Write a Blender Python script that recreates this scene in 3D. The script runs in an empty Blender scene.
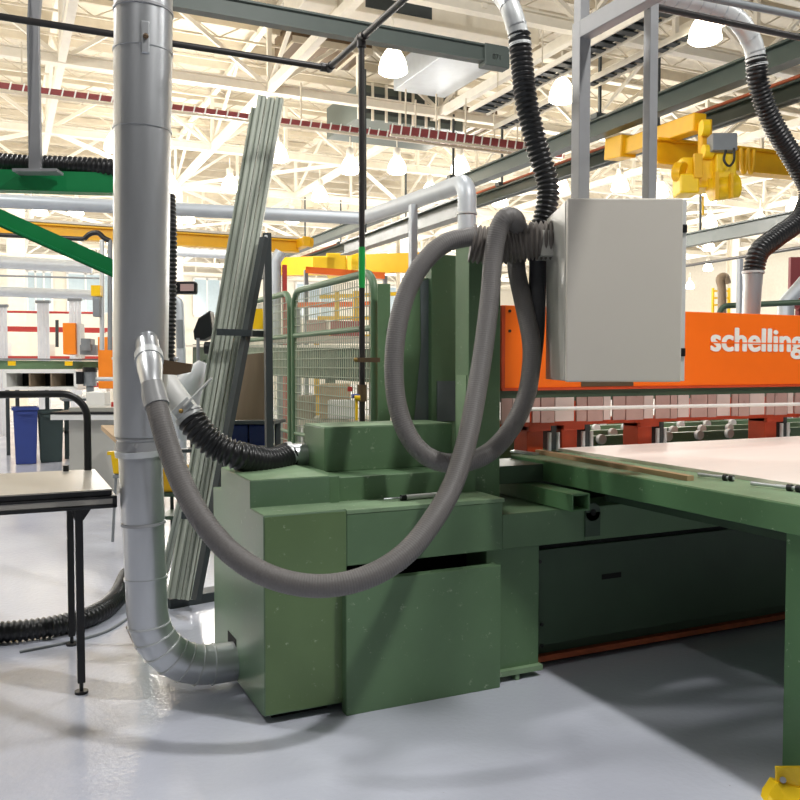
import bpy, math, random
from mathutils import Vector, Matrix
random.seed(7)
COL = bpy.context.scene.collection
PI = math.pi

# ------------------------------------------------------------------ camera model (world axes follow the saw: x along it, y behind it)
FPX = 850.0
TH = math.radians(25.0)
PITCH = math.atan(35.0 / 850.0)
CAM = Vector((-0.985, -3.476, 1.5))
CF = Vector((math.sin(TH) * math.cos(PITCH), math.cos(TH) * math.cos(PITCH), -math.sin(PITCH)))
CR = Vector((math.cos(TH), -math.sin(TH), 0.0))
CU = CR.cross(CF)

def ray(px, py):
    return CF + CR * ((px - 400) / FPX) + CU * ((400 - py) / FPX)
def at(px, py, d):
    return CAM + ray(px, py) * d
def onax(i, px, py, v):
    r = ray(px, py)
    return CAM + r * ((v - CAM[i]) / r[i])
def onx(px, py, v): return onax(0, px, py, v)
def ony(px, py, v): return onax(1, px, py, v)
def onz(px, py, v): return onax(2, px, py, v)

# ------------------------------------------------------------------ materials
def lin(c):
    c = c / 255.0
    return c / 12.92 if c <= 0.04045 else ((c + 0.055) / 1.055) ** 2.4
def rgb(h):
    return (lin(int(h[0:2], 16)), lin(int(h[2:4], 16)), lin(int(h[4:6], 16)), 1.0)

MATS = {}
def mat(name, hexc, rough=0.5, metal=0.0, var=0.12, scale=6.0, bump=0.0, bscale=60.0, spec=0.5, scuff=None, emit=None, alpha=None, stretch=None, rvar=0.08, scuff_amt=0.64):
    if name in MATS: return MATS[name]
    m = bpy.data.materials.new(name); m.use_nodes = True
    nt = m.node_tree; N = nt.nodes; L = nt.links
    b = N['Principled BSDF']
    tc = N.new('ShaderNodeTexCoord')
    mp = N.new('ShaderNodeMapping')
    L.new(tc.outputs['Object'], mp.inputs['Vector'])
    if stretch: mp.inputs['Scale'].default_value = stretch
    n = N.new('ShaderNodeTexNoise'); n.inputs['Scale'].default_value = scale; n.inputs['Detail'].default_value = 5
    L.new(mp.outputs['Vector'], n.inputs['Vector'])
    r = N.new('ShaderNodeMapRange'); r.inputs['From Min'].default_value = 0.25; r.inputs['From Max'].default_value = 0.75
    r.inputs['To Min'].default_value = 1 - var; r.inputs['To Max'].default_value = 1 + var
    L.new(n.outputs['Fac'], r.inputs['Value'])
    mx = N.new('ShaderNodeMix'); mx.data_type = 'RGBA'; mx.blend_type = 'MULTIPLY'; mx.inputs[0].default_value = 1.0
    mx.inputs[6].default_value = rgb(hexc)
    L.new(r.outputs['Result'], mx.inputs[7])
    colout = mx.outputs[2]
    if scuff:
        n2 = N.new('ShaderNodeTexNoise'); n2.inputs['Scale'].default_value = 26; n2.inputs['Detail'].default_value = 9; n2.inputs['Roughness'].default_value = 0.75
        L.new(mp.outputs['Vector'], n2.inputs['Vector'])
        cr = N.new('ShaderNodeMapRange'); cr.inputs['From Min'].default_value = scuff_amt; cr.inputs['From Max'].default_value = scuff_amt + 0.05
        L.new(n2.outputs['Fac'], cr.inputs['Value'])
        mx2 = N.new('ShaderNodeMix'); mx2.data_type = 'RGBA'
        L.new(cr.outputs['Result'], mx2.inputs[0]); L.new(colout, mx2.inputs[6]); mx2.inputs[7].default_value = rgb(scuff)
        colout = mx2.outputs[2]
    L.new(colout, b.inputs['Base Color'])
    rr = N.new('ShaderNodeMapRange'); rr.inputs['To Min'].default_value = max(0.02, rough - rvar); rr.inputs['To Max'].default_value = min(1, rough + rvar)
    L.new(n.outputs['Fac'], rr.inputs['Value']); L.new(rr.outputs['Result'], b.inputs['Roughness'])
    b.inputs['Metallic'].default_value = metal
    b.inputs['Specular IOR Level'].default_value = spec
    if bump:
        n3 = N.new('ShaderNodeTexNoise'); n3.inputs['Scale'].default_value = bscale; n3.inputs['Detail'].default_value = 3
        L.new(mp.outputs['Vector'], n3.inputs['Vector'])
        bp = N.new('ShaderNodeBump'); bp.inputs['Strength'].default_value = bump; bp.inputs['Distance'].default_value = 0.01
        L.new(n3.outputs['Fac'], bp.inputs['Height']); L.new(bp.outputs['Normal'], b.inputs['Normal'])
    if emit:
        b.inputs['Emission Color'].default_value = rgb(emit[0]); b.inputs['Emission Strength'].default_value = emit[1]
    if alpha is not None: b.inputs['Alpha'].default_value = alpha
    MATS[name] = m
    return m

M = dict(
    green=mat('saw_green_paint', '62805e', 0.42, var=0.16, scale=2.2, scuff='93a68b', scuff_amt=0.618, bump=0.03),
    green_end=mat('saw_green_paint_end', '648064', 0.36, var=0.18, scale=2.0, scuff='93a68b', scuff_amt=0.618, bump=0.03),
    green_top=mat('pale_green_paint', '7f9a78', 0.6, var=0.14, scale=9, scuff='a9b79f', scuff_amt=0.6),  # paler, rougher green with more scuffs, for ledges, lids and plates
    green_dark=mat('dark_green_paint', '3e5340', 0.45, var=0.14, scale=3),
    green_table=mat('table_green_paint', '5a8258', 0.42, var=0.1, scale=3, scuff='a8bda0', scuff_amt=0.618),
    green_fence=mat('fence_green_paint', '5c7a5a', 0.45, var=0.08),
    green_bright=mat('bright_green_paint', '12894c', 0.4, var=0.08),
    tape=mat('green_tape', '1ea44a', 0.4, var=0.03),
    olive=mat('olive_green_paint', '667f55', 0.42, var=0.14, scale=2.2, scuff='9fb092', scuff_amt=0.618),
    wire=mat('fence_wire', '9fab96', 0.45, var=0.06),
    slot=mat('void_shade_paint', '0c0e0c', 0.8, var=0.1),  # near-black; puts the shade inside slots and openings into the colour
    orange=mat('orange_paint', 'ff7416', 0.4, var=0.04, scale=3, spec=0.35),
    orange_dark=mat('dark_orange_paint', 'c4441a', 0.45, var=0.1),
    rust=mat('worn_orange_rail', 'a4522f', 0.6, var=0.25, scale=14),
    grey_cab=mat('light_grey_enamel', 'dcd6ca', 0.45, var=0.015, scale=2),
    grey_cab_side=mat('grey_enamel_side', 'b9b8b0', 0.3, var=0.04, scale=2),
    galv=mat('galvanised_steel', 'cccfd2', 0.33, metal=0.8, var=0.15, scale=5, stretch=(1, 1, 0.25)),
    galv_light=mat('light_galvanised_steel', 'cfd2d2', 0.42, metal=0.35, var=0.08, scale=6),
    galv_far=mat('pale_duct_metal', 'c4cacf', 0.45, metal=0.3, var=0.06),
    steel=mat('grey_steel_post', 'a2a3a5', 0.45, metal=0.25, var=0.08, scale=8),
    strap=mat('grey_painted_strap', '8f9092', 0.5, var=0.06),
    alu=mat('aluminium_profile', 'c6cdbf', 0.45, metal=0.15, var=0.06, scale=3, stretch=(1, 1, 0.2)),
    alu_dark=mat('profile_groove', '6d746b', 0.55, var=0.08),
    rack=mat('charcoal_steel', '3b4244', 0.5, var=0.1, scale=9),
    black=mat('black_plastic', '17181a', 0.38, var=0.1),
    black_hose=mat('black_ribbed_rubber', '1d1e20', 0.33, var=0.15, scale=12),
    black_pipe=mat('black_iron_pipe', '2a2726', 0.4, var=0.1),
    grey_hose=mat('grey_flexible_hose', '706d6b', 0.5, var=0.07, scale=120, bump=0.15, bscale=260),
    grey_hose_dark=mat('dark_sleeve', '3c3d3f', 0.6, var=0.12, scale=30),
    cuff=mat('grey_plastic_cuff', '9b9c9c', 0.4, var=0.05),
    white_pvc=mat('white_plastic', 'e4e4e0', 0.4, var=0.04),
    brass=mat('brass', 'a58850', 0.35, metal=0.7, var=0.1),
    bronze=mat('bronze_fitting', '6d5a45', 0.4, metal=0.5, var=0.1),
    yellow=mat('yellow_paint', 'f2c40c', 0.42, var=0.06),
    yellow_crane=mat('crane_yellow_paint', 'f0b80f', 0.42, var=0.05),
    yellow_bright=mat('hoist_yellow_paint', 'ffd51a', 0.4, var=0.04),
    cream=mat('cream_steel', 'ebe4d4', 0.6, var=0.05),
    cream_dull=mat('cream_joist', 'd2c8b4', 0.65, var=0.06),
    rail_green=mat('dark_crane_rail', '39463f', 0.4, var=0.06),
    crane_grey=mat('grey_green_beam', '565f5a', 0.5, var=0.05),
    red_strip=mat('red_conductor', '8a3a3c', 0.55, var=0.08),
    red=mat('red_paint', 'b83a34', 0.5, var=0.06),
    red_soft=mat('maroon_panel', '9a4a4c', 0.6, var=0.05),
    blue=mat('blue_bin_plastic', '2b3f86', 0.45, var=0.06),
    bin_dark=mat('dark_green_bin', '2c3d3c', 0.5, var=0.06),
    carton=mat('brown_carton', 'b59a78', 0.75, var=0.08),
    brown=mat('brown_sheet', '8d7b66', 0.7, var=0.12, stretch=(3, 3, 0.4)),
    wood=mat('raw_timber', 'c2a27c', 0.65, var=0.16, scale=5, stretch=(8, 0.7, 8)),
    board=mat('pale_particle_board', 'fbf0e6', 0.5, var=0.04, scale=2, stretch=(0.6, 3, 1)),
    table_top=mat('brushed_steel_top', 'a8a49b', 0.35, metal=0.35, var=0.06, stretch=(1, 6, 1)),
    lamp=mat('glowing_lamp', 'fff6e2', 0.5, var=0.0, emit=('fff4dc', 9.0)),
    white=mat('white_paint', 'f2f2ee', 0.5, var=0.03),
    curtain=mat('translucent_pink_strip', 'b3928a', 0.3, var=0.1, scale=10),
    plastic_bag=mat('clear_plastic_bag', 'e6e8ec', 0.25, var=0.06),
    screen=mat('pink_display', 'd9b7b0', 0.3, var=0.03),
    grey_mid=mat('mid_grey_paint', '84898c', 0.5, var=0.08),
    grey_patch=mat('grey_primer_patch', '6e767a', 0.6, var=0.12, scale=8),
    window=mat('pale_window_glass', 'b9cbd3', 0.2, var=0.05),
    lilac=mat('lilac_crate', '7d86c9', 0.5, var=0.06),
)

# ------------------------------------------------------------------ mesh builder
class MB:
    def __init__(s):
        s.v = []; s.f = []; s.s = []
    def add(s, verts, faces, smooth=False):
        b = len(s.v)
        s.v += [Vector(p) for p in verts]
        s.f += [tuple(b + i for i in f) for f in faces]
        s.s += [smooth] * len(faces)
        return s
    def box(s, a, b):
        x0, y0, z0 = a; x1, y1, z1 = b
        if x0 > x1: x0, x1 = x1, x0
        if y0 > y1: y0, y1 = y1, y0
        if z0 > z1: z0, z1 = z1, z0
        return s.add([(x0, y0, z0), (x1, y0, z0), (x1, y1, z0), (x0, y1, z0), (x0, y0, z1), (x1, y0, z1), (x1, y1, z1), (x0, y1, z1)],
                     [(3, 2, 1, 0), (4, 5, 6, 7), (0, 1, 5, 4), (1, 2, 6, 5), (2, 3, 7, 6), (3, 0, 4, 7)])
    def obox(s, c, ex, ey, ez):           # centre + three half-extent vectors
        c = Vector(c); ex = Vector(ex); ey = Vector(ey); ez = Vector(ez)
        P = [c + ex * i + ey * j + ez * k for k in (-1, 1) for i, j in ((-1, -1), (1, -1), (1, 1), (-1, 1))]
        return s.add(P, [(3, 2, 1, 0), (4, 5, 6, 7), (0, 1, 5, 4), (1, 2, 6, 5), (2, 3, 7, 6), (3, 0, 4, 7)])
    def bar(s, p0, p1, w, h, up=(0, 0, 1)):   # rectangular bar, w sideways, h along up
        p0 = Vector(p0); p1 = Vector(p1); d = (p1 - p0)
        t = d.normalized(); u = Vector(up)
        if abs(t.dot(u)) > 0.98: u = Vector((0, 1, 0))
        sd = t.cross(u).normalized(); uu = sd.cross(t).normalized()
        return s.obox((p0 + p1) / 2, d / 2, sd * w / 2, uu * h / 2)
    def ibeam(s, p0, p1, w, h, t=0.02):
        p0 = Vector(p0); p1 = Vector(p1)
        o = Vector((0, 0, h / 2 - t / 2))
        s.bar(p0 + o, p1 + o, w, t); s.bar(p0 - o, p1 - o, w, t); s.bar(p0, p1, t, h - 2 * t)
        return s
    def poly(s, pts, thick):                 # flat polygon given by 3-D points, extruded by the vector thick
        n = len(pts); a = [Vector(p) for p in pts]; t = Vector(thick)
        fs = [tuple(range(n))[::-1], tuple(range(n, 2 * n))]
        fs += [(i, (i + 1) % n, n + (i + 1) % n, n + i) for i in range(n)]
        return s.add(a + [p + t for p in a], fs)
    def tube(s, path, r, seg=14, cap=True, smooth=True):
        P = [Vector(p) for p in path]; n = len(P)
        R = r if isinstance(r, (list, tuple)) else [r] * n
        T = []
        for i in range(n):
            a = P[max(i - 1, 0)]; b = P[min(i + 1, n - 1)]
            T.append((b - a).normalized())
        u = Vector((0, 0, 1)) if abs(T[0].z) < 0.9 else Vector((1, 0, 0))
        nv = (u - T[0] * u.dot(T[0])).normalized()
        V = []
        for i in range(n):
            nv = (nv - T[i] * nv.dot(T[i])).normalized()
            bv = T[i].cross(nv)
            for k in range(seg):
                a = 2 * PI * k / seg
                V.append(P[i] + (nv * math.cos(a) + bv * math.sin(a)) * R[i])
        F = []
        for i in range(n - 1):
            for k in range(seg):
                k2 = (k + 1) % seg
                F.append((i * seg + k, i * seg + k2, (i + 1) * seg + k2, (i + 1) * seg + k))
        s.add(V, F, smooth)
        if cap:
            s.add(V[:seg], [tuple(range(seg))[::-1]])
            s.add(V[-seg:], [tuple(range(seg))])
        return s
    def cyl(s, p0, p1, r, seg=20, r1=None):
        return s.tube([p0, p1], [r, r if r1 is None else r1], seg)
    def ball(s, c, r, seg=12):
        c = Vector(c); pts = []; rr = []
        for i in range(seg + 1):
            a = PI * i / seg
            pts.append(c + Vector((0, 0, -r * math.cos(a)))); rr.append(max(r * math.sin(a), r * 0.02))
        return s.tube(pts, rr, seg * 2)

ORG = {}
def setp(o, label=None, cat=None, group=None, kind=None):
    if label: o['label'] = label
    if cat: o['category'] = cat
    if group: o['group'] = group
    if kind: o['kind'] = kind
    return o
def make(name, mb, m, parent=None, bevel=0.0, origin=None):
    if parent is not None:
        org = ORG[parent.name]
    elif origin is not None:
        org = Vector(origin)
    else:
        lo = [min(p[i] for p in mb.v) for i in range(3)]; hi = [max(p[i] for p in mb.v) for i in range(3)]
        org = Vector(((lo[0] + hi[0]) / 2, (lo[1] + hi[1]) / 2, lo[2]))
    me = bpy.data.meshes.new(name)
    me.from_pydata([tuple(p - org) for p in mb.v], [], mb.f)
    me.polygons.foreach_set('use_smooth', mb.s)
    me.materials.append(M[m] if isinstance(m, str) else m)
    me.update()
    o = bpy.data.objects.new(name, me); COL.objects.link(o)
    if parent is not None: o.parent = parent
    else: o.location = org
    ORG[o.name] = org
    if bevel:
        b = o.modifiers.new('edge', 'BEVEL'); b.width = bevel; b.segments = 2; b.limit_method = 'ANGLE'; b.angle_limit = math.radians(50)
        b.harden_normals = False
    return o
def thing(name, label, cat, loc, group=None):
    o = bpy.data.objects.new(name, None); COL.objects.link(o)
    o.location = loc; o.empty_display_size = 0.1
    ORG[o.name] = Vector(loc)
    return setp(o, label, cat, group)
def solo(name, mb, m, label, cat, group=None, bevel=0.0):
    return setp(make(name, mb, m, None, bevel), label, cat, group)
def struct(name, mb, m, bevel=0.0, origin=(0, 0, 0)):
    o = make(name, mb, m, None, bevel, origin=origin); o['kind'] = 'structure'; return o
def dup(root, loc, label=None, group=None):
    r = root.copy(); COL.objects.link(r); r.location = loc
    if label: r['label'] = label
    if group: r['group'] = group
    for ch in list(root.children):
        c = ch.copy(); COL.objects.link(c); c.parent = r
        for g in list(ch.children):
            d = g.copy(); COL.objects.link(d); d.parent = c
    return r

def spline(pts, n=12):
    P = [Vector(p) for p in pts]; out = []
    Q = [P[0] * 2 - P[1]] + P + [P[-1] * 2 - P[-2]]
    for i in range(1, len(Q) - 2):
        a, b, c, d = Q[i - 1], Q[i], Q[i + 1], Q[i + 2]
        for k in range(n):
            t = k / n
            out.append(0.5 * ((2 * b) + (c - a) * t + (2 * a - 5 * b + 4 * c - d) * t * t + (3 * b - a - 3 * c + d) * t ** 3))
    out.append(P[-1]); return out
def resample(path, step):
    P = [Vector(p) for p in path]; L = [0]
    for i in range(1, len(P)): L.append(L[-1] + (P[i] - P[i - 1]).length)
    n = max(2, int(L[-1] / step)); out = []; j = 0
    for k in range(n + 1):
        s = L[-1] * k / n
        while j < len(L) - 2 and L[j + 1] < s: j += 1
        t = (s - L[j]) / max(1e-9, L[j + 1] - L[j])
        out.append(P[j].lerp(P[j + 1], t))
    return out
def ribbed(mb, path, r, pitch=0.02, depth=0.1, seg=20):
    P = resample(path, pitch / 4)
    R = [r * (1 + depth * (0.5, 1.0, 0.5, -0.6)[i % 4] - depth * 0.5) for i in range(len(P))]
    return mb.tube(P, R, seg)
def arc_corner(p0, pc, p1, r, n=8):          # rounded corner points between two straight runs
    p0 = Vector(p0); pc = Vector(pc); p1 = Vector(p1)
    a = (p0 - pc).normalized(); b = (p1 - pc).normalized()
    half = a.angle(b) / 2; d = r / math.tan(half)
    c = pc + (a + b).normalized() * (r / math.sin(half))
    s0 = pc + a * d - c; s1 = pc + b * d - c
    ang = s0.angle(s1); out = []
    for i in range(n + 1):
        t = i / n
        out.append(c + s0 * (math.sin((1 - t) * ang) / math.sin(ang)) + s1 * (math.sin(t * ang) / math.sin(ang)))
    return out
def rounded(pts, r, n=8):
    pts = [Vector(p) for p in pts]; out = [pts[0]]
    for i in range(1, len(pts) - 1): out += arc_corner(pts[i - 1], pts[i], pts[i + 1], r, n)
    return out + [pts[-1]]

# ================================================================== SETTING
def floor_material():
    m = bpy.data.materials.new('epoxy_floor'); m.use_nodes = True
    nt = m.node_tree; N = nt.nodes; L = nt.links; b = N['Principled BSDF']
    tc = N.new('ShaderNodeTexCoord')
    n = N.new('ShaderNodeTexNoise'); n.inputs['Scale'].default_value = 0.9; n.inputs['Detail'].default_value = 6
    L.new(tc.outputs['Object'], n.inputs['Vector'])
    cr = N.new('ShaderNodeValToRGB'); cr.color_ramp.elements[0].position = 0.3; cr.color_ramp.elements[1].position = 0.72
    cr.color_ramp.elements[0].color = rgb('bdc1d0'); cr.color_ramp.elements[1].color = rgb('cbcfdb')
    L.new(n.outputs['Fac'], cr.inputs['Fac'])
    n2 = N.new('ShaderNodeTexNoise'); n2.inputs['Scale'].default_value = 60; n2.inputs['Detail'].default_value = 4
    L.new(tc.outputs['Object'], n2.inputs['Vector'])
    sp = N.new('ShaderNodeMapRange'); sp.inputs['From Min'].default_value = 0.73; sp.inputs['From Max'].default_value = 0.78
    L.new(n2.outputs['Fac'], sp.inputs['Value'])
    mx = N.new('ShaderNodeMix'); mx.data_type = 'RGBA'; L.new(sp.outputs['Result'], mx.inputs[0]); L.new(cr.outputs['Color'], mx.inputs[6]); mx.inputs[7].default_value = rgb('8d8a86')
    L.new(mx.outputs[2], b.inputs['Base Color'])
    rr = N.new('ShaderNodeMapRange'); rr.inputs['To Min'].default_value = 0.09; rr.inputs['To Max'].default_value = 0.22
    L.new(n.outputs['Fac'], rr.inputs['Value']); L.new(rr.outputs['Result'], b.inputs['Roughness'])
    n3 = N.new('ShaderNodeTexNoise'); n3.inputs['Scale'].default_value = 35; n3.inputs['Detail'].default_value = 2
    L.new(tc.outputs['Object'], n3.inputs['Vector'])
    bp = N.new('ShaderNodeBump'); bp.inputs['Strength'].default_value = 0.09; bp.inputs['Distance'].default_value = 0.02
    L.new(n3.outputs['Fac'], bp.inputs['Height']); L.new(bp.outputs['Normal'], b.inputs['Normal'])
    b.inputs['Specular IOR Level'].default_value = 0.5
    return m
struct('floor', MB().box((-14, -12, -0.2), (46, 62, 0.0)), floor_material())
DECK = 9.9
struct('ceiling', MB().box((-14, 7.0, DECK), (46, 62, DECK + 0.2)), mat('roof_deck', 'e2d9c6', 0.7, var=0.06))
struct('wall_back', MB().box((-14, 61, 0), (46, 61.3, DECK)), 'cream')
struct('wall_right', MB().box((45, -12, 0), (45.3, 61, DECK)), 'cream')
struct('wall_left', MB().box((-14.3, 5, 0), (-14, 61, DECK)), 'cream')
for i, (x, w) in enumerate(((0.6, 1.6), (3.2, 3.6), (12, 3), (20, 3), (28, 3))):
    mb = MB().box((x, 60.85, 5.2), (x + w, 61.02, 8.0))
    wo = struct('window_%d' % (i + 1), mb, 'window', origin=(x, 60.9, 5.2))
    fr = MB()
    for k in range(4): fr.box((x + w * k / 3 - 0.06, 60.8, 5.2), (x + w * k / 3 + 0.06, 60.9, 8.0))
    fr.box((x, 60.8, 5.1), (x + w, 60.9, 5.25)); fr.box((x, 60.8, 7.9), (x + w, 60.9, 8.05))
    ORG[wo.name] = Vector((x, 60.9, 5.2))
    make('window_frame', fr, 'white', wo)

# roof trusses across the hall, every six metres
def truss_mesh(x0, x1, y, zb, zt, step):
    mb = MB()
    mb.ibeam((x0, y, zb), (x1, y, zb), 0.2, 0.24, 0.03)
    mb.ibeam((x0, y, zt), (x1, y, zt), 0.2, 0.2, 0.03)
    k = 0; x = x0
    while x < x1 - 0.1:
        mb.bar((x, y, zb), (x, y, zt), 0.1, 0.1)
        a, b = ((x, y, zb), (x + step, y, zt)) if k % 2 == 0 else ((x, y, zt), (x + step, y, zb))
        mb.bar(a, b, 0.09, 0.09)
        x += step; k += 1
    return mb
for k in range(9):
    y = 10.2 + 6 * k
    struct('roof_truss_beam', truss_mesh(-8.85, 40, y, 8.0, 9.6, 2.275), 'cream')
for k in range(-3, 8):
    x = 4.8 + 4.55 * k
    mb = MB()
    mb.bar((x, 7.2, 8.0), (x, 61, 8.0), 0.16, 0.2)
    mb.bar((x, 7.2, 9.55), (x, 61, 9.55), 0.14, 0.14)
    for j in range(9):
        y = 7.2 + 6 * j
        mb.bar((x, y, 9.5), (x, y + 3.0, 8.05), 0.08, 0.08)
        mb.bar((x, y + 3.0, 8.05), (x, y + 6.0, 9.5), 0.08, 0.08)
        mb.bar((x, y + 3.0, 8.0), (x, y + 3.0, 9.5), 0.07, 0.07)
    struct('roof_girder_beam', mb, 'cream')
for k in range(36):                                # light purlins under the deck
    y = 8.0 + 1.5 * k
    mb = MB().bar((-13, y, 9.72), (44, y, 9.72), 0.07, 0.28)
    mb.bar((-13, y, 9.3), (44, y, 9.3), 0.05, 0.05)
    x = -13
    if k < 16:
        while x < 40:
            mb.bar((x, y, 9.3), (x + 0.7, y, 9.7), 0.03, 0.03); mb.bar((x + 0.7, y, 9.7), (x + 1.4, y, 9.3), 0.03, 0.03); x += 1.4
    struct('roof_purlin_beam', mb, 'cream_dull')
mb = MB()
for k in range(-3, 7):                             # flat bracing between bottom chords
    x = 4.8 + 4.55 * k
    for j in range(2, 6):
        y = 10.2 + 6 * j
        if (k + j) % 2: mb.bar((x, y, 8.0), (x + 4.55, y + 6, 8.0), 0.1, 0.1)
        else: mb.bar((x + 4.55, y, 8.0), (x, y + 6, 8.0), 0.1, 0.1)
struct('roof_bracing_beam', mb, 'cream')
for x, y in ((-4.3, 28.2), (4.8, 28.2), (13.9, 28.2), (23, 28.2), (-4.3, 46.2), (4.8, 46.2), (13.9, 46.2), (23, 46.2), (32.1, 28.2), (32.1, 46.2)):
    mb = MB().ibeam((x, y, 0.0), (x, y, 0.01), 0.4, 0.4, 0.03)
    mb = MB().box((x - 0.2, y - 0.2, 0), (x + 0.2, y - 0.16, 8)).box((x - 0.2, y + 0.16, 0), (x + 0.2, y + 0.2, 8)).box((x - 0.02, y - 0.16, 0), (x + 0.02, y + 0.16, 8))
    mb.box((x - 0.3, y - 0.3, 0), (x + 0.3, y + 0.3, 0.04))
    struct('hall_column', mb, 'cream')

# ================================================================== PANEL SAW
XL, YF = -0.026, -0.09
saw = thing('panel_saw', 'large green panel saw with orange hood and stepped end housing', 'saw', (XL, YF, 0))
mb = MB(); prof = [(-.09, .04), (-.09, .878), (.118, .878), (.118, .998), (.66, .998), (.665, .89), (.835, .878), (.835, .03), (-.05, .03)]
mb.poly([(XL, y, z) for y, z in prof], (0.341 - XL, 0, 0))
hs = make('end_housing', mb, 'green_end', saw, bevel=0.004)
make('front_panel', MB().box((XL + 0.004, -.0935, .045), (0.337, -.089, .873)), 'olive', hs)
make('housing_foot', MB().box((XL + 0.05, -.02, 0), (XL + 0.3, .8, .05)), 'slot', saw)
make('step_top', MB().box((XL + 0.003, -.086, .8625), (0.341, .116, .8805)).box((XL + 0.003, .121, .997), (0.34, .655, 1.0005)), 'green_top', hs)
mb = MB().box((0.341, .125, .80), (0.39, .80, .997))
mb.box((0.39, .15, .86), (1.12, .80, .985))
make('upper_block', mb, 'green', saw, bevel=0.003)
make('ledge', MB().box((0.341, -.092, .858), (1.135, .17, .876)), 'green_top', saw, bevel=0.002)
make('front_beam', MB().box((0.341, -.09, .633), (1.125, .15, .858)).box((1.125, -.09, .633), (1.60, .95, .80)).box((1.60, -.09, .633), (4.6, .15, .80)), 'green', saw, bevel=0.004)
make('inner_body', MB().box((0.345, .12, .06), (1.12, .80, .855)).box((1.12, .16, .06), (1.35, .80, .63)), 'slot', saw)  # solid core painted near-black for the shadow inside the slot
mb = MB().box((0.318, -.14, .0), (1.085, -.125, .575)).box((0.318, -.126, .56), (1.085, -.09, .575)).box((1.07, -.126, .0), (1.085, -.05, .575)).box((0.318, -.126, .0), (0.334, -.085, .575))
cov = make('front_cover', mb, 'green', saw, bevel=0.003)
mb = MB().box((1.05, -.07, .035), (1.345, .15, .634))
make('column_base', mb, 'green', saw, bevel=0.004)
make('base_plate', MB().box((1.08, -.10, .03), (1.35, .15, .055)).box((1.2, -.095, 0), (1.22, -.06, .03)), 'green_top', saw)
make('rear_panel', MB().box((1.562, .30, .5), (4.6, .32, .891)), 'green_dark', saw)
# slot divider seen inside the opening
make('slot_divider', MB().box((0.66, .0, .57), (0.67, .02, .633)), 'grey_mid', saw)
# the long beam to the far end
mb = MB().box((1.345, -.045, .128), (4.6, .2, .60))
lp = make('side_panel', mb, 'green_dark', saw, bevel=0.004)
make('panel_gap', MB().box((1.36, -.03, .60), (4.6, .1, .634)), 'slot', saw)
a = ony(602, 577, -.047); b = ony(621, 576, -.047)
make('hand_slot', MB().box((a.x, -.049, a.z - .013), (b.x, -.044, a.z + .013)), 'slot', lp)
for px, py in ((536, 562), (538, 625), (538, 646)):
    p = ony(px, py, -.045)
    make('bolt', MB().cyl((p.x + .02, -.052, p.z), (p.x + .02, -.043, p.z), .009), 'black', lp)
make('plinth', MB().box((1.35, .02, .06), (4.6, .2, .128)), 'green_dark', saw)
make('floor_rail', MB().box((1.35, -.02, .035), (4.6, .03, .062)), 'rust', saw)
make('rail_base', MB().box((1.35, .05, .0), (4.6, .2, .06)), 'slot', saw)
p = ony(592, 518, -.092)
mb = MB().box((p.x - .045, -.1, p.z - .09), (p.x + .045, -.088, p.z + .03)).cyl((p.x, -.1, p.z + .03), (p.x, -.088, p.z + .03), .045)
lug = make('lifting_lug', mb, 'green_dark', saw)
make('lug_hole', MB().cyl((p.x, -.1025, p.z + .03), (p.x, -.0995, p.z + .03), .016), 'slot', lug)
# machine column (post) carrying the hood
PX0, PX1, PY0, PY1 = 1.105, 1.288, .2, .34
ptop = ony(480, 238, .2).z
make('column', MB().box((PX0, PY0, .80), (PX1, PY1, ptop)), 'green', saw, bevel=0.004)
make('column_plate', MB().box((PX0 - .004, .22, .98), (PX0, .32, 1.45)), 'green_top', saw)
# box on top of the housing with the suction port
BX0 = ony(324.5, 470, .36).x; BZ1 = ony(324.5, 428, .36).z; BX1 = 1.105
tb = make('top_box', MB().box((BX0, .36, .985), (1.1, .66, BZ1)), 'green', saw, bevel=0.004)
make('top_box_lid', MB().box((BX0 + .002, .362, BZ1), (1.098, .66, BZ1 + .004)), 'green_top', tb)
SP = onx(305, 455, BX0)                           # suction port centre
mb = MB().cyl((BX0 + .01, SP.y, SP.z), (BX0 - .11, SP.y, SP.z), .062, 24)
make('suction_port', mb, 'galv', tb)
# tall rear guard panels
yA = .72
pA0 = ony(404, 277, yA); pA1 = ony(431.5, 277, yA); pB0 = ony(431.5, 254, .68); pB1 = ony(470, 254, .68)
make('guard_panel', MB().box((pA0.x, yA, .97), (pA1.x, yA + .03, pA0.z)), 'green', saw, bevel=0.003)
make('guard_panel', MB().box((pB0.x, .68, .97), (pB1.x + .1, .76, pB0.z)), 'green', saw, bevel=0.003)
pp = [ony(x, y, yA - .002) for x, y in ((420, 282), (431, 278), (431, 345), (428, 420), (414, 420), (421, 345))]
setp(make('primer_patch', MB().poly([(p.x, p.y, p.z) for p in pp], (0, -.003, 0)), 'grey_patch', saw), 'bare grey primer patch')
a = ony(437, 381, .676); b = ony(456, 421, .676)
make('blank_plate', MB().box((a.x, .674, b.z), (b.x, .68, a.z)), 'grey_patch', saw, bevel=0.002)
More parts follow.
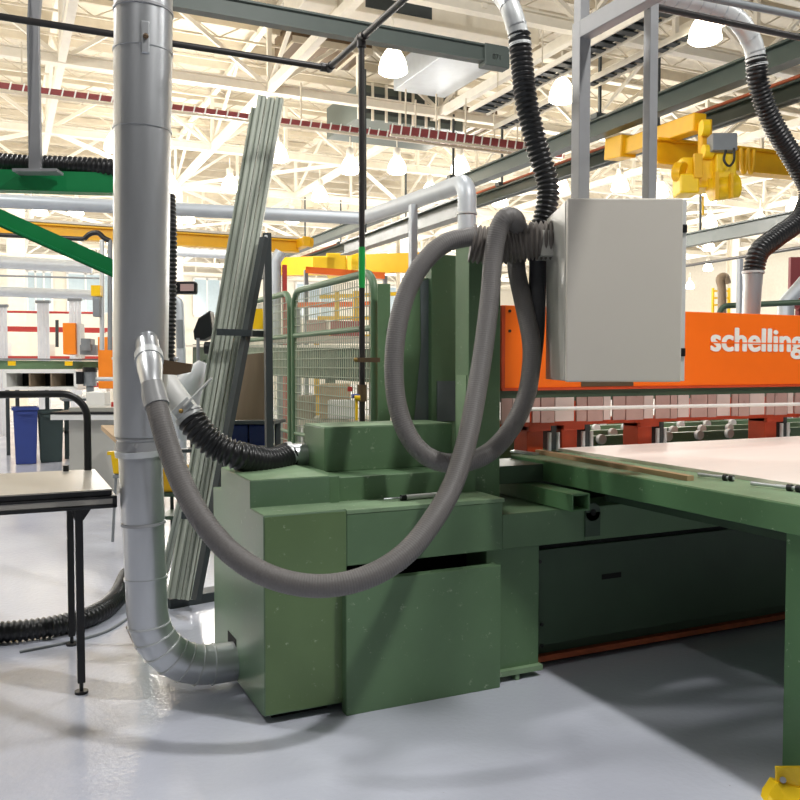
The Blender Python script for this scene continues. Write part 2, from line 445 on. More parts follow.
# hood
HY = .55
h0 = ony(502, 305, HY); h1 = ony(503.7, 388.7, HY)
HX0, HX1, HZ0, HZ1 = h0.x, 4.7, h1.z, h0.z
hood = make('hood', MB().box((HX0, HY, HZ0), (HX1, HY + .42, HZ1)), 'orange', saw, bevel=0.006)
make('hood_edge', MB().box((HX0 - .003, HY - .003, HZ0), (HX0 + .02, HY + .42, HZ1 - .005)), 'orange_dark', hood)
make('hood_lip', MB().box((HX0, HY - .006, HZ0 - .012), (HX1, HY + .03, HZ0 + .003)), 'orange_dark', hood)
for px, py in ((509.5, 311), (509.5, 331)):
    p = ony(px, py, HY)
    make('bolt', MB().cyl((p.x, HY - .006, p.z), (p.x, HY + .002, p.z), .008), 'black', hood)
a = ony(581, 380, HY); b = ony(633, 386, HY)
make('hood_patch', MB().box((a.x, HY - .004, b.z), (b.x, HY, a.z + .03)), 'bronze', hood)
# lettering on the hood
tcu = bpy.data.curves.new('lettering', 'FONT'); tcu.body = 'schelling'; tcu.size = 1.0; tcu.offset = 0.006; tcu.extrude = 0.004; tcu.space_character = 1.02
tob = bpy.data.objects.new('lettering_curve', tcu); COL.objects.link(tob)
dg = bpy.context.evaluated_depsgraph_get()
tme = bpy.data.meshes.new_from_object(tob.evaluated_get(dg)); COL.objects.unlink(tob); bpy.data.objects.remove(tob)
a = ony(711, 350.5, HY); bsz = ony(802, 350.5, HY)
xs = [v.co.x for v in tme.vertices]; x0t, x1t = min(xs), max(xs)
zs = [v.co.y for v in tme.vertices]
zl = ony(711, 327.5, HY).z; sx = (bsz.x - a.x) / (x1t - x0t); sz = (zl - a.z) / max(zs)
tmb = MB()
for k_, (ddx, ddz) in enumerate(((-.007, 0), (-.0035, .003), (0, -.003), (0, .003), (.0035, -.003), (.007, 0))):
    tmb.add([(a.x + (v.co.x - x0t) * sx + ddx, HY - .0025 - v.co.z * .3 - k_ * .0001, a.z + v.co.y * sz + ddz) for v in tme.vertices], [tuple(p.vertices) for p in tme.polygons])
let = setp(make('lettering', tmb, 'white', hood), 'white lower-case lettering')
zz = ony(740, 343, HY).z
make('lettering_line', MB().box((a.x - .01, HY - .0052, zz - .004), (bsz.x + .01, HY - .0002, zz + .004)), 'orange', let)
# under the hood
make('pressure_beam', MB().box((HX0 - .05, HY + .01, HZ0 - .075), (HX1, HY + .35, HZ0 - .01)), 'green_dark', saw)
cz0 = ony(600, 421, HY).z
cmb = MB(); wmb = MB(); x = HX0 + .0; k = 0
while x < HX1:
    wd = (.07, .11, .05, .09, .13)[k % 5]
    (wmb if k % 6 in (1, 4) else cmb).box((x, HY + .0, cz0 + (.0, .006, .003)[k % 3]), (x + wd, HY + .012, HZ0 - .055)); x += wd + (.006, .02, .008)[k % 3]; k += 1
make('curtain_slats', cmb, 'curtain', saw)
make('clear_curtain_slats', wmb, mat('milky_strip', 'd2bdb6', 0.3, var=0.08), saw)
rmb = MB(); x = HX0 + .14
while x < HX1:
    rmb.box((x, HY + .012, cz0 + .01), (x + .16, HY + .03, HZ0 - .07)); x += .36
make('curtain_backing', rmb, 'orange_dark', saw)
make('orange_crossbar', MB().box((HX0, HY + .03, cz0 - .02), (HX1, HY + .1, cz0 + .02)), 'orange_dark', saw)
make('guide_bar', MB().cyl(ony(512, 409.5, HY - .06), ony(830, 403.5, HY - .06), .011, 12), 'white', saw)
for px in (532, 566, 641, 766):
    p = ony(px, 446, HY + .1)
    cb = make('clamp_bracket', MB().box((p.x - .06, HY + .06, 1.0), (p.x + .05, HY + .2, cz0 + .02)).box((p.x - .06, HY + .04, cz0 - .05), (p.x + .09, HY + .2, cz0 + .01)), 'orange_dark', saw, bevel=0.004)
    for s in (.085, .145):
        make('clamp_rod', MB().cyl((p.x + s, HY + .05, 1.0), (p.x + s, HY + .05, 1.0 + .11), .012, 10), 'galv_light', cb)
    make('clamp_foot', MB().box((p.x + .1, HY + .05, 1.01), (p.x + .135, HY + .16, 1.16)), 'rack', cb)

# roller bed behind the saw line
rb = thing('roller_bed', 'green roller rails with small white wheels behind the saw line', 'conveyor', (2.6, 1.5, 0))
for j, y in enumerate((1.15, 1.55, 1.95, 2.4)):
    rail = make('roller_rail', MB().box((1.4, y, .90), (5.6, y + .05, 1.02)), 'green', rb)
    for i in range(14):
        x = 1.5 + .29 * i + (j % 2) * .13
        make('wheel', MB().cyl((x, y - .035, 1.0), (x, y - .005, 1.0), .034, 14), 'white_pvc', rail)
for x in (1.5, 5.4):
    make('leg', MB().box((x, 1.2, 0), (x + .08, 1.28, .93)), 'green_dark', rb)
    make('leg', MB().box((x, 2.35, 0), (x + .08, 2.43, .93)), 'green_dark', rb)
make('cross_member', MB().box((1.5, 1.15, .86), (1.58, 2.45, .93)).box((5.4, 1.15, .86), (5.48, 2.45, .93)), 'green_dark', rb)

# ================================================================== LOADING TABLE
TX0, TY0, TY1, TZ = 1.56, -1.62, .53, 1.0
tab = thing('saw_table', 'green steel loading table projecting from the panel saw on a square leg', 'table', (2.6, -.4, 0))
mb = MB().box((TX0, TY0, TZ - .105), (TX0 + .07, TY1, TZ)).box((TX0 + .07, TY0, TZ - .105), (4.23, TY0 + .07, TZ)).box((4.23, TY0, TZ - .105), (4.3, TY1, TZ)).box((TX0 + .07, TY1 - .07, TZ - .105), (4.23, TY1, TZ))
make('table_frame', mb, 'green_table', tab, bevel=0.003)
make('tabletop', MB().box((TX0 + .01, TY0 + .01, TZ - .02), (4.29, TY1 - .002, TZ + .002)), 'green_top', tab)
make('end_bracket', MB().box((1.292, .21, .892), (1.5585, .52, .985)), 'green_dark', tab, bevel=.003)
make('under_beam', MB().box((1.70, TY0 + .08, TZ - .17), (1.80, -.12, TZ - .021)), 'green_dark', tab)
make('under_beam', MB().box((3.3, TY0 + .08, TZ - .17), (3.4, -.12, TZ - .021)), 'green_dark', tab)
make('leg', MB().box((1.63, -1.36, 0), (1.75, -1.25, TZ - .104)), 'green_table', tab, bevel=0.004)
make('leg', MB().box((4.1, -1.345, 0), (4.22, -1.235, TZ - .104)), 'green_table', tab, bevel=0.004)
_t = ony(572, 512, -.2); bx0, by0, bz0, by1 = _t.x, -.2, _t.z, .95
bz1 = .888; bx1 = min(ony(590, 487, -.2).x, 1.545)
mb = MB()
mb.box((bx0, by0, bz0), (bx0 + .008, by1, bz1)).box((bx1 - .008, by0, bz0), (bx1, by1, bz1)).box((bx0 + .008, by0, bz0), (bx1 - .008, by1, bz0 + .008)).box((bx0 + .008, by0, bz1 - .008), (bx1 - .008, by1, bz1))
make('support_tube', mb, 'green_table', saw, bevel=0.001)

# things lying on the table
bx0 = onz(600, 458, TZ).x
yfar = .582
solo('particle_board', MB().box((bx0, -1.22, TZ + .002), (4.15, yfar, TZ + .020)), 'board', 'large pale particle board lying on the green loading table', 'board', bevel=.0015)
s0 = onz(694, 481, TZ); s1 = onz(516, 450, TZ); s1 = s0.lerp(s1, (.52 - s0.y) / (s1.y - s0.y))
mb = MB().bar(s0 + Vector((-.02, 0, .013)), s1 + Vector((.0, 0, .013)), .036, .022)
solo('timber_strip', mb, 'wood', 'long raw timber strip lying along the table edge beside the pale board', 'timber')
def nozzle(px, py, label, ln):
    p = onz(px, py, TZ) + Vector((0, 0, .016)); d = Vector((.25, -1, 0)).normalized() * ln
    t = thing('air_nozzle', label, 'air fitting', (p.x, p.y, TZ + .002), 'air nozzles on the loading table')
    make('barrel', MB().cyl(p, p - d * .5, .006, 10, .009).cyl(p - d * -.0, p + d * .55, .008, 10), 'galv_light', t)
    for k in (.3, .48):
        q = p + d * k
        make('collar', MB().cyl(q - d * .05, q + d * .05, .014, 10), 'black', t)
    return t
nozzle(715, 480, 'silver air nozzle lying at the end of the timber strip', .16)
nozzle(775, 490, 'silver air nozzle near the corner of the loading table, beyond the timber strip', .2)
w0 = onz(513, 451, TZ + .01); w1 = onz(536, 454, TZ + .01)
solo('steel_scraper', MB().bar(w0, w1, .045, .012), 'galv', 'flat steel scraper lying where the table meets the saw column', 'tool')

# pneumatic cylinder on the ledge
c0 = Vector((ony(403, 494, .05).x, .05, .889)); c1 = Vector((ony(437, 492, .06).x, .06, .889))
pc = thing('air_cylinder', 'small white and black air cylinder lying on the green front ledge', 'air cylinder', (c0.x, c0.y, .876))
make('barrel', MB().cyl(c0, c1, .012, 12), 'white_pvc', pc)
make('end_cap', MB().cyl(c0 - (c1 - c0) * .06, c0 + (c1 - c0) * .08, .0135, 12), 'black', pc)
make('end_cap', MB().cyl(c1, c1 + (c1 - c0) * .06, .0135, 12), 'black', pc)
make('piston_rod', MB().cyl(c0, c0 - (c1 - c0) * .55, .005, 8), 'galv', pc)

# yellow bracket at the leg foot
fb = thing('floor_bracket', 'yellow bolted floor bracket at the foot of the table leg', 'bracket', (1.6, -1.42, 0))
q = at(787, 785, 3.0)
ang = CR * .0
mb = MB().obox(at(792, 779, 2.95), CR * .058, CU * .045, CF * .006)
make('back_plate', mb, 'yellow_bright', fb, bevel=.003)
mb = MB().poly([at(768, 795, 2.93), at(776, 783, 2.93), at(806, 790, 2.93), at(806, 830, 2.85), at(762, 830, 2.85)], CF * .05)
make('wedge', mb, 'yellow_bright', fb, bevel=.003)
make('bolt', MB().cyl(at(783, 780, 2.925), at(783, 780, 2.95), .011, 8), 'steel', fb)

# ================================================================== CONTROL CABINET on its posts
dC = 3.7
cc = thing('control_cabinet', 'light grey steel control cabinet hanging in front of the orange hood', 'cabinet', tuple(at(624, 381, dC)))
def cbox(x0, x1, y0, y1, d0, d1, mb=None):      # a box whose front is parallel to CR / z at the cabinet
    mb = mb or MB()
    F = Vector((math.sin(TH), math.cos(TH), 0))
    o = at(624, 381, dC)
    P = lambda x, z, d: o + CR * x + Vector((0, 0, z)) + F * d
    vs = [P(x, z, d) for z in (y0, y1) for x, d in ((x0, d0), (x1, d0), (x1, d1), (x0, d1))]
    return mb.add(vs, [(3, 2, 1, 0), (4, 5, 6, 7), (0, 1, 5, 4), (1, 2, 6, 5), (2, 3, 7, 6), (3, 0, 4, 7)])
W = .505; Hh = .785
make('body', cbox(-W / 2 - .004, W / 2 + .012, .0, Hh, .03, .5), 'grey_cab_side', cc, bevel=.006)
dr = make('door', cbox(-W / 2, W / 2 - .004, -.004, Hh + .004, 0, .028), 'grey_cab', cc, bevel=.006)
for z in (.125, .66):
    make('hinge', cbox(W / 2 - .006, W / 2 + .016, z - .018, z + .018, .004, .05), 'black', dr, bevel=.003)
make('rain_edge', cbox(W / 2 - .002, W / 2 + .014, .0, Hh, .012, .03), 'white_pvc', cc)
make('back_bracket', cbox(-W / 2 - .06, -W / 2 - .004, .58, .70, .30, .5), 'grey_cab_side', cc, bevel=.004)
fr = thing('steel_support_frame', 'grey square steel hanger frame with two posts above the control cabinet', 'frame', tuple(at(581, 200, 3.95)))
pa = at(581.5, 34, 3.95); pb = at(581.5, 200, 3.95)
make('post', MB().bar((pa.x, pa.y, pb.z - .02), (pa.x, pa.y, pa.z + .05), .062, .062), 'steel', fr, bevel=.003)
pc_ = at(651.5, 0, 3.95); pd = at(651.5, 200, 3.95)
make('post', MB().bar((pc_.x, pc_.y, pd.z - .02), (pc_.x, pc_.y, pc_.z + .25), .048, .048), 'steel', fr, bevel=.003)
mb = MB().bar((pa.x, pa.y + .03, pa.z + .01), (pa.x + .02, pa.y - 1.2, pa.z + .01), .062, .08)
make('top_beam', mb, 'steel', fr, bevel=.003)
make('cross_beam', MB().bar((pa.x, pa.y, pa.z + .24), (pc_.x + .3, pc_.y + .0, pc_.z + .24), .06, .06), 'steel', fr, bevel=.003)
make('hanger', MB().bar((pa.x, pa.y, pa.z), (pa.x, pa.y, pa.z + .27), .05, .05), 'steel', fr)

# ================================================================== CABLE / HOSE BUNDLE going into the cabinet
bm = MB()
bpts = [at(471, 243, 4.08), at(490, 246, 4.08), at(512, 244, 4.08), at(532, 241, 4.06), at(560, 240, 4.04)]
ribbed(bm, spline(bpts, 16), .088, .022, .14, 20)
bun = thing('hose_bundle', 'dusty ribbed bellows sleeve between the green column and the cabinet', 'hose', tuple(at(510, 260, 4.0)))
make('sleeve', bm, mat('brown_grey_bellows', '6f6963', 0.6, var=0.12, scale=30), bun)

# ================================================================== GREY FLEXIBLE HOSE (big loop)
H_DUCT = 3.55
gp = [(155, 400, 3.46), (161, 422, 3.42), (170, 452, 3.38), (184, 488, 3.32), (203, 521, 3.26), (230, 552, 3.22), (264, 574, 3.18), (303, 585, 3.18), (342, 584, 3.2), (378, 572, 3.25),
      (408, 551, 3.32), (433, 520, 3.42), (453, 484, 3.54), (467, 440, 3.66), (476, 395, 3.76), (484, 345, 3.84), (490, 295, 3.9), (493.5, 255, 3.93), (499, 228, 3.93), (507, 217, 3.93), (516, 222, 3.98),
      (516, 245, 4.2), (517, 272, 4.2), (524, 305, 4.16), (531, 340, 4.12), (531, 368, 4.1), (525, 400, 4.08), (510, 430, 4.03), (488, 453, 3.97), (460, 463, 3.9), (432, 459, 3.86), (411, 440, 3.86), (398, 408, 3.88),
      (394, 370, 3.9), (397, 330, 3.92), (407, 292, 3.95), (424, 262, 3.97), (446, 243, 4.0), (474, 236, 4.04)]
gh = thing('flexible_hose', 'long grey flexible hose looping from the duct branch over to the cabinet sleeve', 'hose', tuple(at(300, 590, 3.2)))
path = resample(spline([at(*p) for p in gp], 10), .0035)
n = len(path)
radii = [0.0435 + (.0, .0022, .0008)[i % 3] for i in range(n)]
make('hose_body', MB().tube(path, radii, 18), 'grey_hose', gh)
make('end_cuff', MB().tube([at(152, 383, 3.485), at(154, 395, 3.47), at(157, 406, 3.45)], [.044, .05, .051], 20), 'cuff', gh)

# ================================================================== GALVANISED DUCT
DY = .42
dpt = lambda px, py: ony(px, py, DY)
duct = thing('dust_duct', 'thick vertical galvanised dust duct that elbows into the saw end', 'duct', (dpt(141, 560).x, DY, 0))
pe = dpt(147, 590); dx = pe.x; pj_ = dpt(140, 448); ztop = dpt(143, -60).z; xt = dpt(143.5, 0).x
def dx_at(z):
    if z > pj_.z: return pj_.x + (xt - pj_.x) * (z - pj_.z) / (dpt(143, 0).z - pj_.z)
    return dx + (pj_.x - dx) * (z - .4) / (pj_.z - .4)
def vseg(name, y0, y1, r0, r1, m='galv', parent=None):
    z0, z1 = dpt(141, y1).z, dpt(141, y0).z
    return make(name, MB().tube([(dx_at(z0), DY, z0), (dx_at(z1), DY, z1)], [r1, r0], 40), m, parent or duct)
RU, RL = .122, .094
vseg('duct_section', -60, 12, RU + .003, RU + .001); vseg('duct_section', 12, 52, RU + .001, RU + .001)
vseg('duct_section', 52, 132, RU + .002, RU - .001); vseg('duct_section', 132, 360, RU - .001, RU - .004); vseg('duct_section', 360, 436, RU - .004, RU - .013)
vseg('duct_section', 436, 455, RL + .004, RL + .002); vseg('duct_section', 455, 520, RL, RL); vseg('duct_section', 520, 580, RL - .004, RL - .004)
for y, r in ((12, RU + .006), (52, RU + .006), (130, RU + .004), (359, RU), (578, RL + .001)):
    vseg('joint_ring', y - 1.2, y + 1.2, r, r, 'galv' if y != 12 else 'steel')
vseg('joint_ring', 437, 439, RL + .01, RL + .01, 'steel'); vseg('joint_ring', 522, 524.5, RL + .003, RL + .003, 'steel')
cl = vseg('clamp_collar', 450, 456, RL + .016, RL + .012, 'galv_light')
vseg('collar_band', 441, 450, RL + .008, RL + .008, 'steel', cl)
p = ony(136, 446, DY - RL - .01)
make('clamp_bolt', MB().cyl((p.x, p.y - .01, p.z), (p.x, p.y + .02, p.z), .009, 8), 'steel', cl)
p0 = dpt(141, 31); p1 = dpt(141, 63)
lt = make('latch', MB().box((p0.x - .018, DY - RU - .007, p1.z), (p0.x + .018, DY - RU + .006, p0.z)), 'galv', duct, bevel=.012)
pm = dpt(141, 47); make('latch_bolt', MB().ball((pm.x, DY - RU - .016, pm.z), .012, 8), 'bronze', lt)
# gored elbow
EX = XL + .004; EZ = .112; ER = RL - .004
er = 0.29
cx, cz = dx + .0, 0
bz = EZ + er
for i in range(7):
    a0 = PI / 2 * i / 7; a1 = PI / 2 * (i + 1) / 7
    c = Vector((dx + er, DY, bz))
    q0 = c + Vector((-math.cos(a0) * er, 0, -math.sin(a0) * er)); q1 = c + Vector((-math.cos(a1) * er, 0, -math.sin(a1) * er))
    t = (q1 - q0).normalized()
    g = make('elbow_gore', MB().tube([q0 - t * .012, q0, q1, q1 + t * .012], ER, 36), 'galv', duct)
    make('gore_seam', MB().tube([q1 - t * .0035, q1 + t * .0035], ER + .006, 36), 'galv_light', g)
vz = dpt(141, 578).z
make('duct_section', MB().tube([(dx, DY, bz - .01), (dx_at(vz), DY, vz + .01)], ER, 36), 'galv', duct)
make('outlet_section', MB().tube([(dx + er - .01, DY, EZ), (XL + .0, DY, EZ)], ER, 36), 'galv', duct)
make('outlet_opening', MB().box((XL - .003, DY - .04, .08), (XL, DY + .115, .225)), 'slot', duct)
# branch stub towards the grey hose
b0 = at(147, 344, 3.66); b1 = at(150, 368, 3.545); b2 = at(152, 386, 3.48)
br = make('branch_stub', MB().tube([at(142, 317, 3.86), at(145, 330, 3.75), b0, at(149, 358, 3.61)], [.05, .05, .05, .05], 24), 'galv', duct)
make('branch_flange', MB().tube([at(148.6, 355, 3.63), at(149.3, 361, 3.60)], [.06, .06], 24), 'galv_light', br)
make('branch_cone', MB().tube([at(149.3, 360, 3.60), b1, b2], [.053, .053, .04], 24), 'galv', br)
gt = make('blast_gate', MB().poly([at(160, 359, 3.68), at(178, 362, 3.72), at(192, 364, 3.75), at(190, 372, 3.75), at(176, 375, 3.72), at(161, 374, 3.68)], CF * .02), 'bronze', duct)
make('gate_knob', MB().ball(at(176, 359, 3.72), .011, 8), 'galv', gt)
# second branch to the black ribbed hose
wb = [at(158, 372, 4.0), at(172, 392, 3.98), at(186, 411, 3.98), at(192, 419, 3.98)]
sb = make('side_branch', MB().tube(spline(wb, 5), .058, 24), 'white_pvc', duct)
va = thing('damper_actuator', 'small silver damper lever screwed on the white branch of the duct', 'lever', tuple(at(183, 410, 3.9)))
make('bracket', MB().obox(at(183, 408, 3.92), (at(192, 400, 3.92) - at(176, 415, 3.92)) * .5, (at(186, 412, 3.92) - at(179, 403, 3.92)) * .45, CF * .012), 'galv_light', va, bevel=.003)
make('rod', MB().cyl(at(184, 406, 3.905), at(212, 378, 3.87), .006, 10), 'white_pvc', va)
make('pivot', MB().ball(at(181, 411, 3.9), .011, 8), 'brass', va)
hb = thing('ribbed_hose', 'short black ribbed hose sagging from the duct to the green top box', 'hose', tuple(at(240, 460, 4.0)))
hp = [at(189, 416, 3.98), at(199, 430, 3.96), at(216, 446, 3.96), at(240, 456, 3.98), at(268, 459, 4.02), at(291, 457.5, 4.06)]
hb_end = Vector((BX0 - .09, SP.y, SP.z))
hp[-1] = hb_end; hp[-2] = (hp[-3] + hb_end) / 2 + Vector((.02, 0, -.03))
mbh = MB(); ribbed(mbh, spline(hp, 14), .064, .026, .2, 22)
make('hose_body', mbh, 'black_hose', hb)
make('hose_clamp', MB().tube([hb_end - Vector((.012, 0, 0)), hb_end + Vector((.012, 0, 0))], .072, 24), 'galv_light', hb)
make('hose_clamp', MB().tube([at(187, 414, 3.98), at(190, 418, 3.98)], .07, 24), 'galv_light', hb)
# hose running up behind the duct
bh = MB(); ribbed(bh, spline([at(166, 196, 4.35), at(167.5, 240, 4.32), at(167, 300, 4.32), at(165, 362, 4.3)], 10), .046, .022, .14, 18)
solo('ribbed_hose', bh, 'black_hose', 'black ribbed hose hanging straight down just behind the vertical duct', 'hose')

# overhead suction hoses with metal elbows
def drop_hose(label, metal, hose, r, tail=None, loc=None):
    t = thing('suction_hose', label, 'hose', tuple(hose[-1]))
    mp_ = resample(spline(metal, 10), .05)
    el = make('metal_elbow', MB().tube(mp_, r * .97, 24), 'galv_light', t)
    for k in range(1, len(mp_) - 1, 2):
        d = (mp_[k + 1] - mp_[k - 1]).normalized() * .003
        make('elbow_seam', MB().tube([mp_[k] - d, mp_[k] + d], r * 1.02, 24), 'galv', el)
    h = MB(); ribbed(h, spline(hose, 14), r, .026, .2, 22)
    make('hose_body', h, 'black_hose', t)
    d = (hose[1] - hose[0]).normalized()
    make('hose_clamp', MB().tube([hose[0] + d * .05, hose[0] + d * .065], r * 1.08, 24), 'galv_light', t)
    if tail:
        make('tail_pipe', MB().tube(tail, [r * 1.0, r * 0.92, r * 0.88][:len(tail)], 24), 'galv', t)
        make('hose_clamp', MB().tube([tail[0] + Vector((0, 0, .004)), tail[0] + Vector((0, 0, .02))], r * 1.1, 24), 'galv_light', t)
    return t
d1 = 4.25
drop_hose('black ribbed suction hose dropping beside the cabinet sleeve from a metal elbow',
          [at(470, -22, d1 + .5), at(492, -14, d1 + .2), at(509, 5, d1), at(519, 36, d1)],
          [at(519, 34, d1), at(522, 65, d1), at(527, 105, d1 - .02), at(538, 150, d1 - .02), at(548, 185, d1 - .02), at(545, 215, d1 - .02), at(534, 246, d1 - .02)], .053)
hp_ = lambda x, y: ony(x, y, .78)
ts = ony(753, 274, .78); te = ony(751, 313, .78)
DT = COL.objects['suction_hose']
make('dark_tail', MB().tube(resample(spline([at(536, 232, 4.2), at(538, 262, 4.2), at(537, 300, 4.2), at(535, 340, 4.2), at(528, 394, 4.2)], 10), .03), .044, 18), 'grey_hose_dark', DT)
drop_hose('black ribbed suction hose with an S bend standing on the orange hood',
          [hp_(655, -6), hp_(700, 2), hp_(735, 18), hp_(752, 42), hp_(756, 60)],
          [hp_(756, 57), hp_(759, 85), hp_(772, 122), hp_(797, 165), hp_(809, 192), hp_(800, 219), hp_(777, 237), hp_(759, 252), ts],
          .066, [ts, ony(752.5, 287, .78), Vector((te.x, .78, HZ1 + .002))])
# big hose up on the green beam, and the hose on the floor
h = MB(); ribbed(h, spline([at(-20, 161, 5.15), at(20, 164, 5.15), at(70, 166, 5.15), at(118, 169, 5.15), at(150, 174, 5.15)], 12), .056, .03, .12, 20)
solo('ribbed_hose', h, 'black_hose', 'fat black ribbed hose lying along the bright green beam', 'hose')
fh = []
for px, py in ((-30, 645), (20, 641), (60, 635), (95, 624), (116, 608), (128, 588)):
    p = onz(px, py, 0); fh.append(p + Vector((0, 0, .058)))
fh[-1].z += .03
h = MB(); ribbed(h, spline(fh, 12), .056, .03, .12, 20)
solo('ribbed_hose', h, 'black_hose', 'dusty black ribbed hose lying on the floor beyond the steel table', 'hose')
cab = [onz(px, py, .006) for px, py in ((20, 652), (70, 642), (105, 632), (130, 617), (150, 604))]
solo('floor_cable', MB().tube(spline(cab, 10), .008, 8), 'grey_mid', 'thin grey cable on the floor next to the black hose', 'cable')
fp = [onz(px, py, 0) for px, py in ((126, 628), (134, 624), (144, 645), (136, 650))]
solo('floor_plate', MB().poly(fp, (0, 0, .008)), 'bronze', 'small flat steel plate on the floor behind the duct elbow', 'plate')

# ================================================================== STEEL TABLE with black handle
LT = .95
c = onz(112, 489, LT)
wt = thing('steel_work_table', 'steel-topped work table on slim black legs with a bent black handle', 'table', (c.x - .7, c.y + .4, 0))
ty1 = c.y + .80
make('tabletop', MB().box((c.x - 1.5, c.y, LT - .006), (c.x, ty1, LT)), 'table_top', wt)
make('top_edge', MB().box((c.x - 1.5, c.y + .003, LT - .03), (c.x, ty1, LT - .006)), 'black', wt, bevel=.003)
make('side_rail', MB().box((c.x - 1.5, c.y - .012, LT - .065), (c.x + .012, c.y + .02, LT - .036)), 'table_top', wt, bevel=.003)
make('rail_trim', MB().box((c.x - 1.5, c.y - .016, LT - .04), (c.x + .018, c.y + .02, LT - .03)).box((c.x - 1.5, c.y - .016, LT - .082), (c.x + .018, c.y + .02, LT - .065)).box((c.x, c.y - .016, LT - .08), (c.x + .02, ty1, LT - .03)), 'black', wt, bevel=.003)
for px, py in ((81.5, 693), (72, 645)):
    p = onz(px, py, 0)
    lg = make('leg', MB().bar((p.x, p.y, .05), (p.x, p.y, LT - .08), .034, .034), 'black', wt, bevel=.003)
    make('levelling_foot', MB().cyl((p.x, p.y, 0), (p.x, p.y, .012), .03, 16).cyl((p.x, p.y, .01), (p.x, p.y, .06), .009, 10), 'black', lg)
    make('gusset', MB().poly([(p.x - .04, p.y - .006, LT - .08), (p.x + .07, p.y - .006, LT - .08), (p.x + .016, p.y - .006, LT - .16), (p.x - .016, p.y - .006, LT - .16)], (0, .012, 0)), 'black', lg)
hy = ty1 - .03
hq = [ony(-30, 395, hy), ony(88, 396, hy), ony(88, 472, hy)]
hq[1].x = hq[2].x; hq[1].z = hq[0].z; hq[2].z = LT
make('handle', MB().tube(rounded(hq, .13, 10), .019, 16), 'black', wt)
ext = ony(66, 470, hy)
make('handle_bolt', MB().cyl((ext.x, hy, LT), (ext.x, hy, LT + .03), .015, 10), 'black', wt)

# ================================================================== LEANING PROFILES AND RACK
base_y = 1.86
def profile(bpx, bpy, tpx, tpy, w, d, label, mname, dd=0.0):
    b = onz(bpx, bpy, .08); t = at(tpx, tpy, 5.45 + dd)
    mb = MB(); ax = (t - b); tn = ax.normalized()
    side = (CR - tn * CR.dot(tn)).normalized(); fw = tn.cross(side).normalized()
    if fw.dot(CF) < 0: fw = -fw
    def strip(s0, s1, f0, f1):
        mb.obox((b + t) / 2 + side * (s0 + s1) / 2 + fw * (f0 + f1) / 2, ax / 2, side * (s1 - s0) / 2, fw * (f1 - f0) / 2)
    strip(-w / 2, w / 2, 0.008, d)
    strip(-w / 2, -w / 6, 0, .01); strip(w / 6, w / 2, 0, .01)
    o = setp(make('aluminium_profile', mb, mname), label, 'metal profile', 'profiles leaning on the rack')
    g = MB().obox((b + t) / 2 + fw * .0065, ax / 2, side * w * .012, fw * .003)
    g.obox((b + t) / 2 + fw * .0065 + side * (w * .497), ax / 2, side * w * .02, fw * .006)
    ORG[o.name] = ORG[o.name]
    make('groove', g, 'alu_dark', o)
    return o
profile(169, 598, 254, 107, .036, .05, 'dullest leaning metal profile, at the outer edge of the bundle by the duct', 'alu', .06)
profile(176, 599, 262, 95, .052, .05, 'widest pale metal profile leaning in the bundle, second from the duct', 'alu')
profile(185, 600, 271, 97, .045, .05, 'third metal profile from the duct, narrow and grooved, leaning on the rack', 'alu', .01)
profile(194, 600, 279.5, 97, .045, .05, 'leaning metal profile closest to the charcoal A-frame rack', 'alu', .03)
profile(160, 590, 184, 488, .045, .05, 'short pale profile stub standing low beside the duct', 'alu', -.3)
rk = thing('bar_rack', 'charcoal steel A-frame rack holding the leaning metal profiles', 'rack', tuple(onz(205, 596, 0)))
ra = at(267, 238, 5.40); rf = onz(222, 600, .03); rfz = at(197, 590, 5.5); rv = at(270, 520, 5.5)
make('sloping_leg', MB().bar(at(264.5, 238, 5.34), at(196, 600, 4.94), .045, .04), 'rack', rk)
make('upright', MB().bar((ra.x + .01, ra.y, .0), (ra.x, ra.y, ra.z + .03), .045, .045), 'rack', rk)
make('apex_bolt', MB().ball(ra - CF * .04, .012, 8), 'galv_light', rk)
make('base_rail', MB().bar(onz(166, 602, .03), onz(246, 588, .03), .14, .06), 'rack', rk)
for (xa, xb, y, d) in ((217, 252, 332, 5.20), (182, 199, 515, 5.0), (236, 264, 333, 5.52)):
    make('retaining_arm', MB().bar(at(xa, y, d), at(xb, y + 1, d), .035, .04), 'rack', rk)
sheet = MB().poly([at(230, 357, 5.9), at(267, 352, 6.0), at(268, 420, 6.0), at(228, 420, 5.9)], CF * .05)
solo('brown_sheet_stack', sheet, 'brown', 'upright brown board sheets standing behind the charcoal rack', 'board')
shelf = thing('low_shelf', 'dark steel shelf behind the rack holding blue boxes', 'shelf', tuple(at(235, 460, 6.2)))
make('shelf_top', MB().obox(at(235, 421.5, 6.2), CR * .33, CF * .3, Vector((0, 0, .012))), 'rack', shelf)
a = at(235, 421.5, 6.2)
for sx in (-.31, .31):
    make('leg', MB().bar((a + CR * sx).xy.to_3d(), a + CR * sx, .035, .035), 'rack', shelf)
zsh = at(235, 446, 6.2).z
make('shelf_board', MB().obox(Vector((a.x, a.y, zsh - .02)), CR * .33, CF * .3, Vector((0, 0, .012))), 'rack', shelf)
for k, px in enumerate((240, 262)):
    q = at(px, 446, 6.15)
    b_ = MB().obox(q + Vector((0, 0, .085)), CR * .075, Vector((math.sin(TH), math.cos(TH), 0)) * .1, Vector((0, 0, .074)))
    solo('storage_box', b_, 'blue', ('blue plastic box under the rack shelf, next to the sloping leg', 'blue plastic box under the rack shelf, next to the upright')[k], 'box', 'blue boxes under the shelf', bevel=.008)

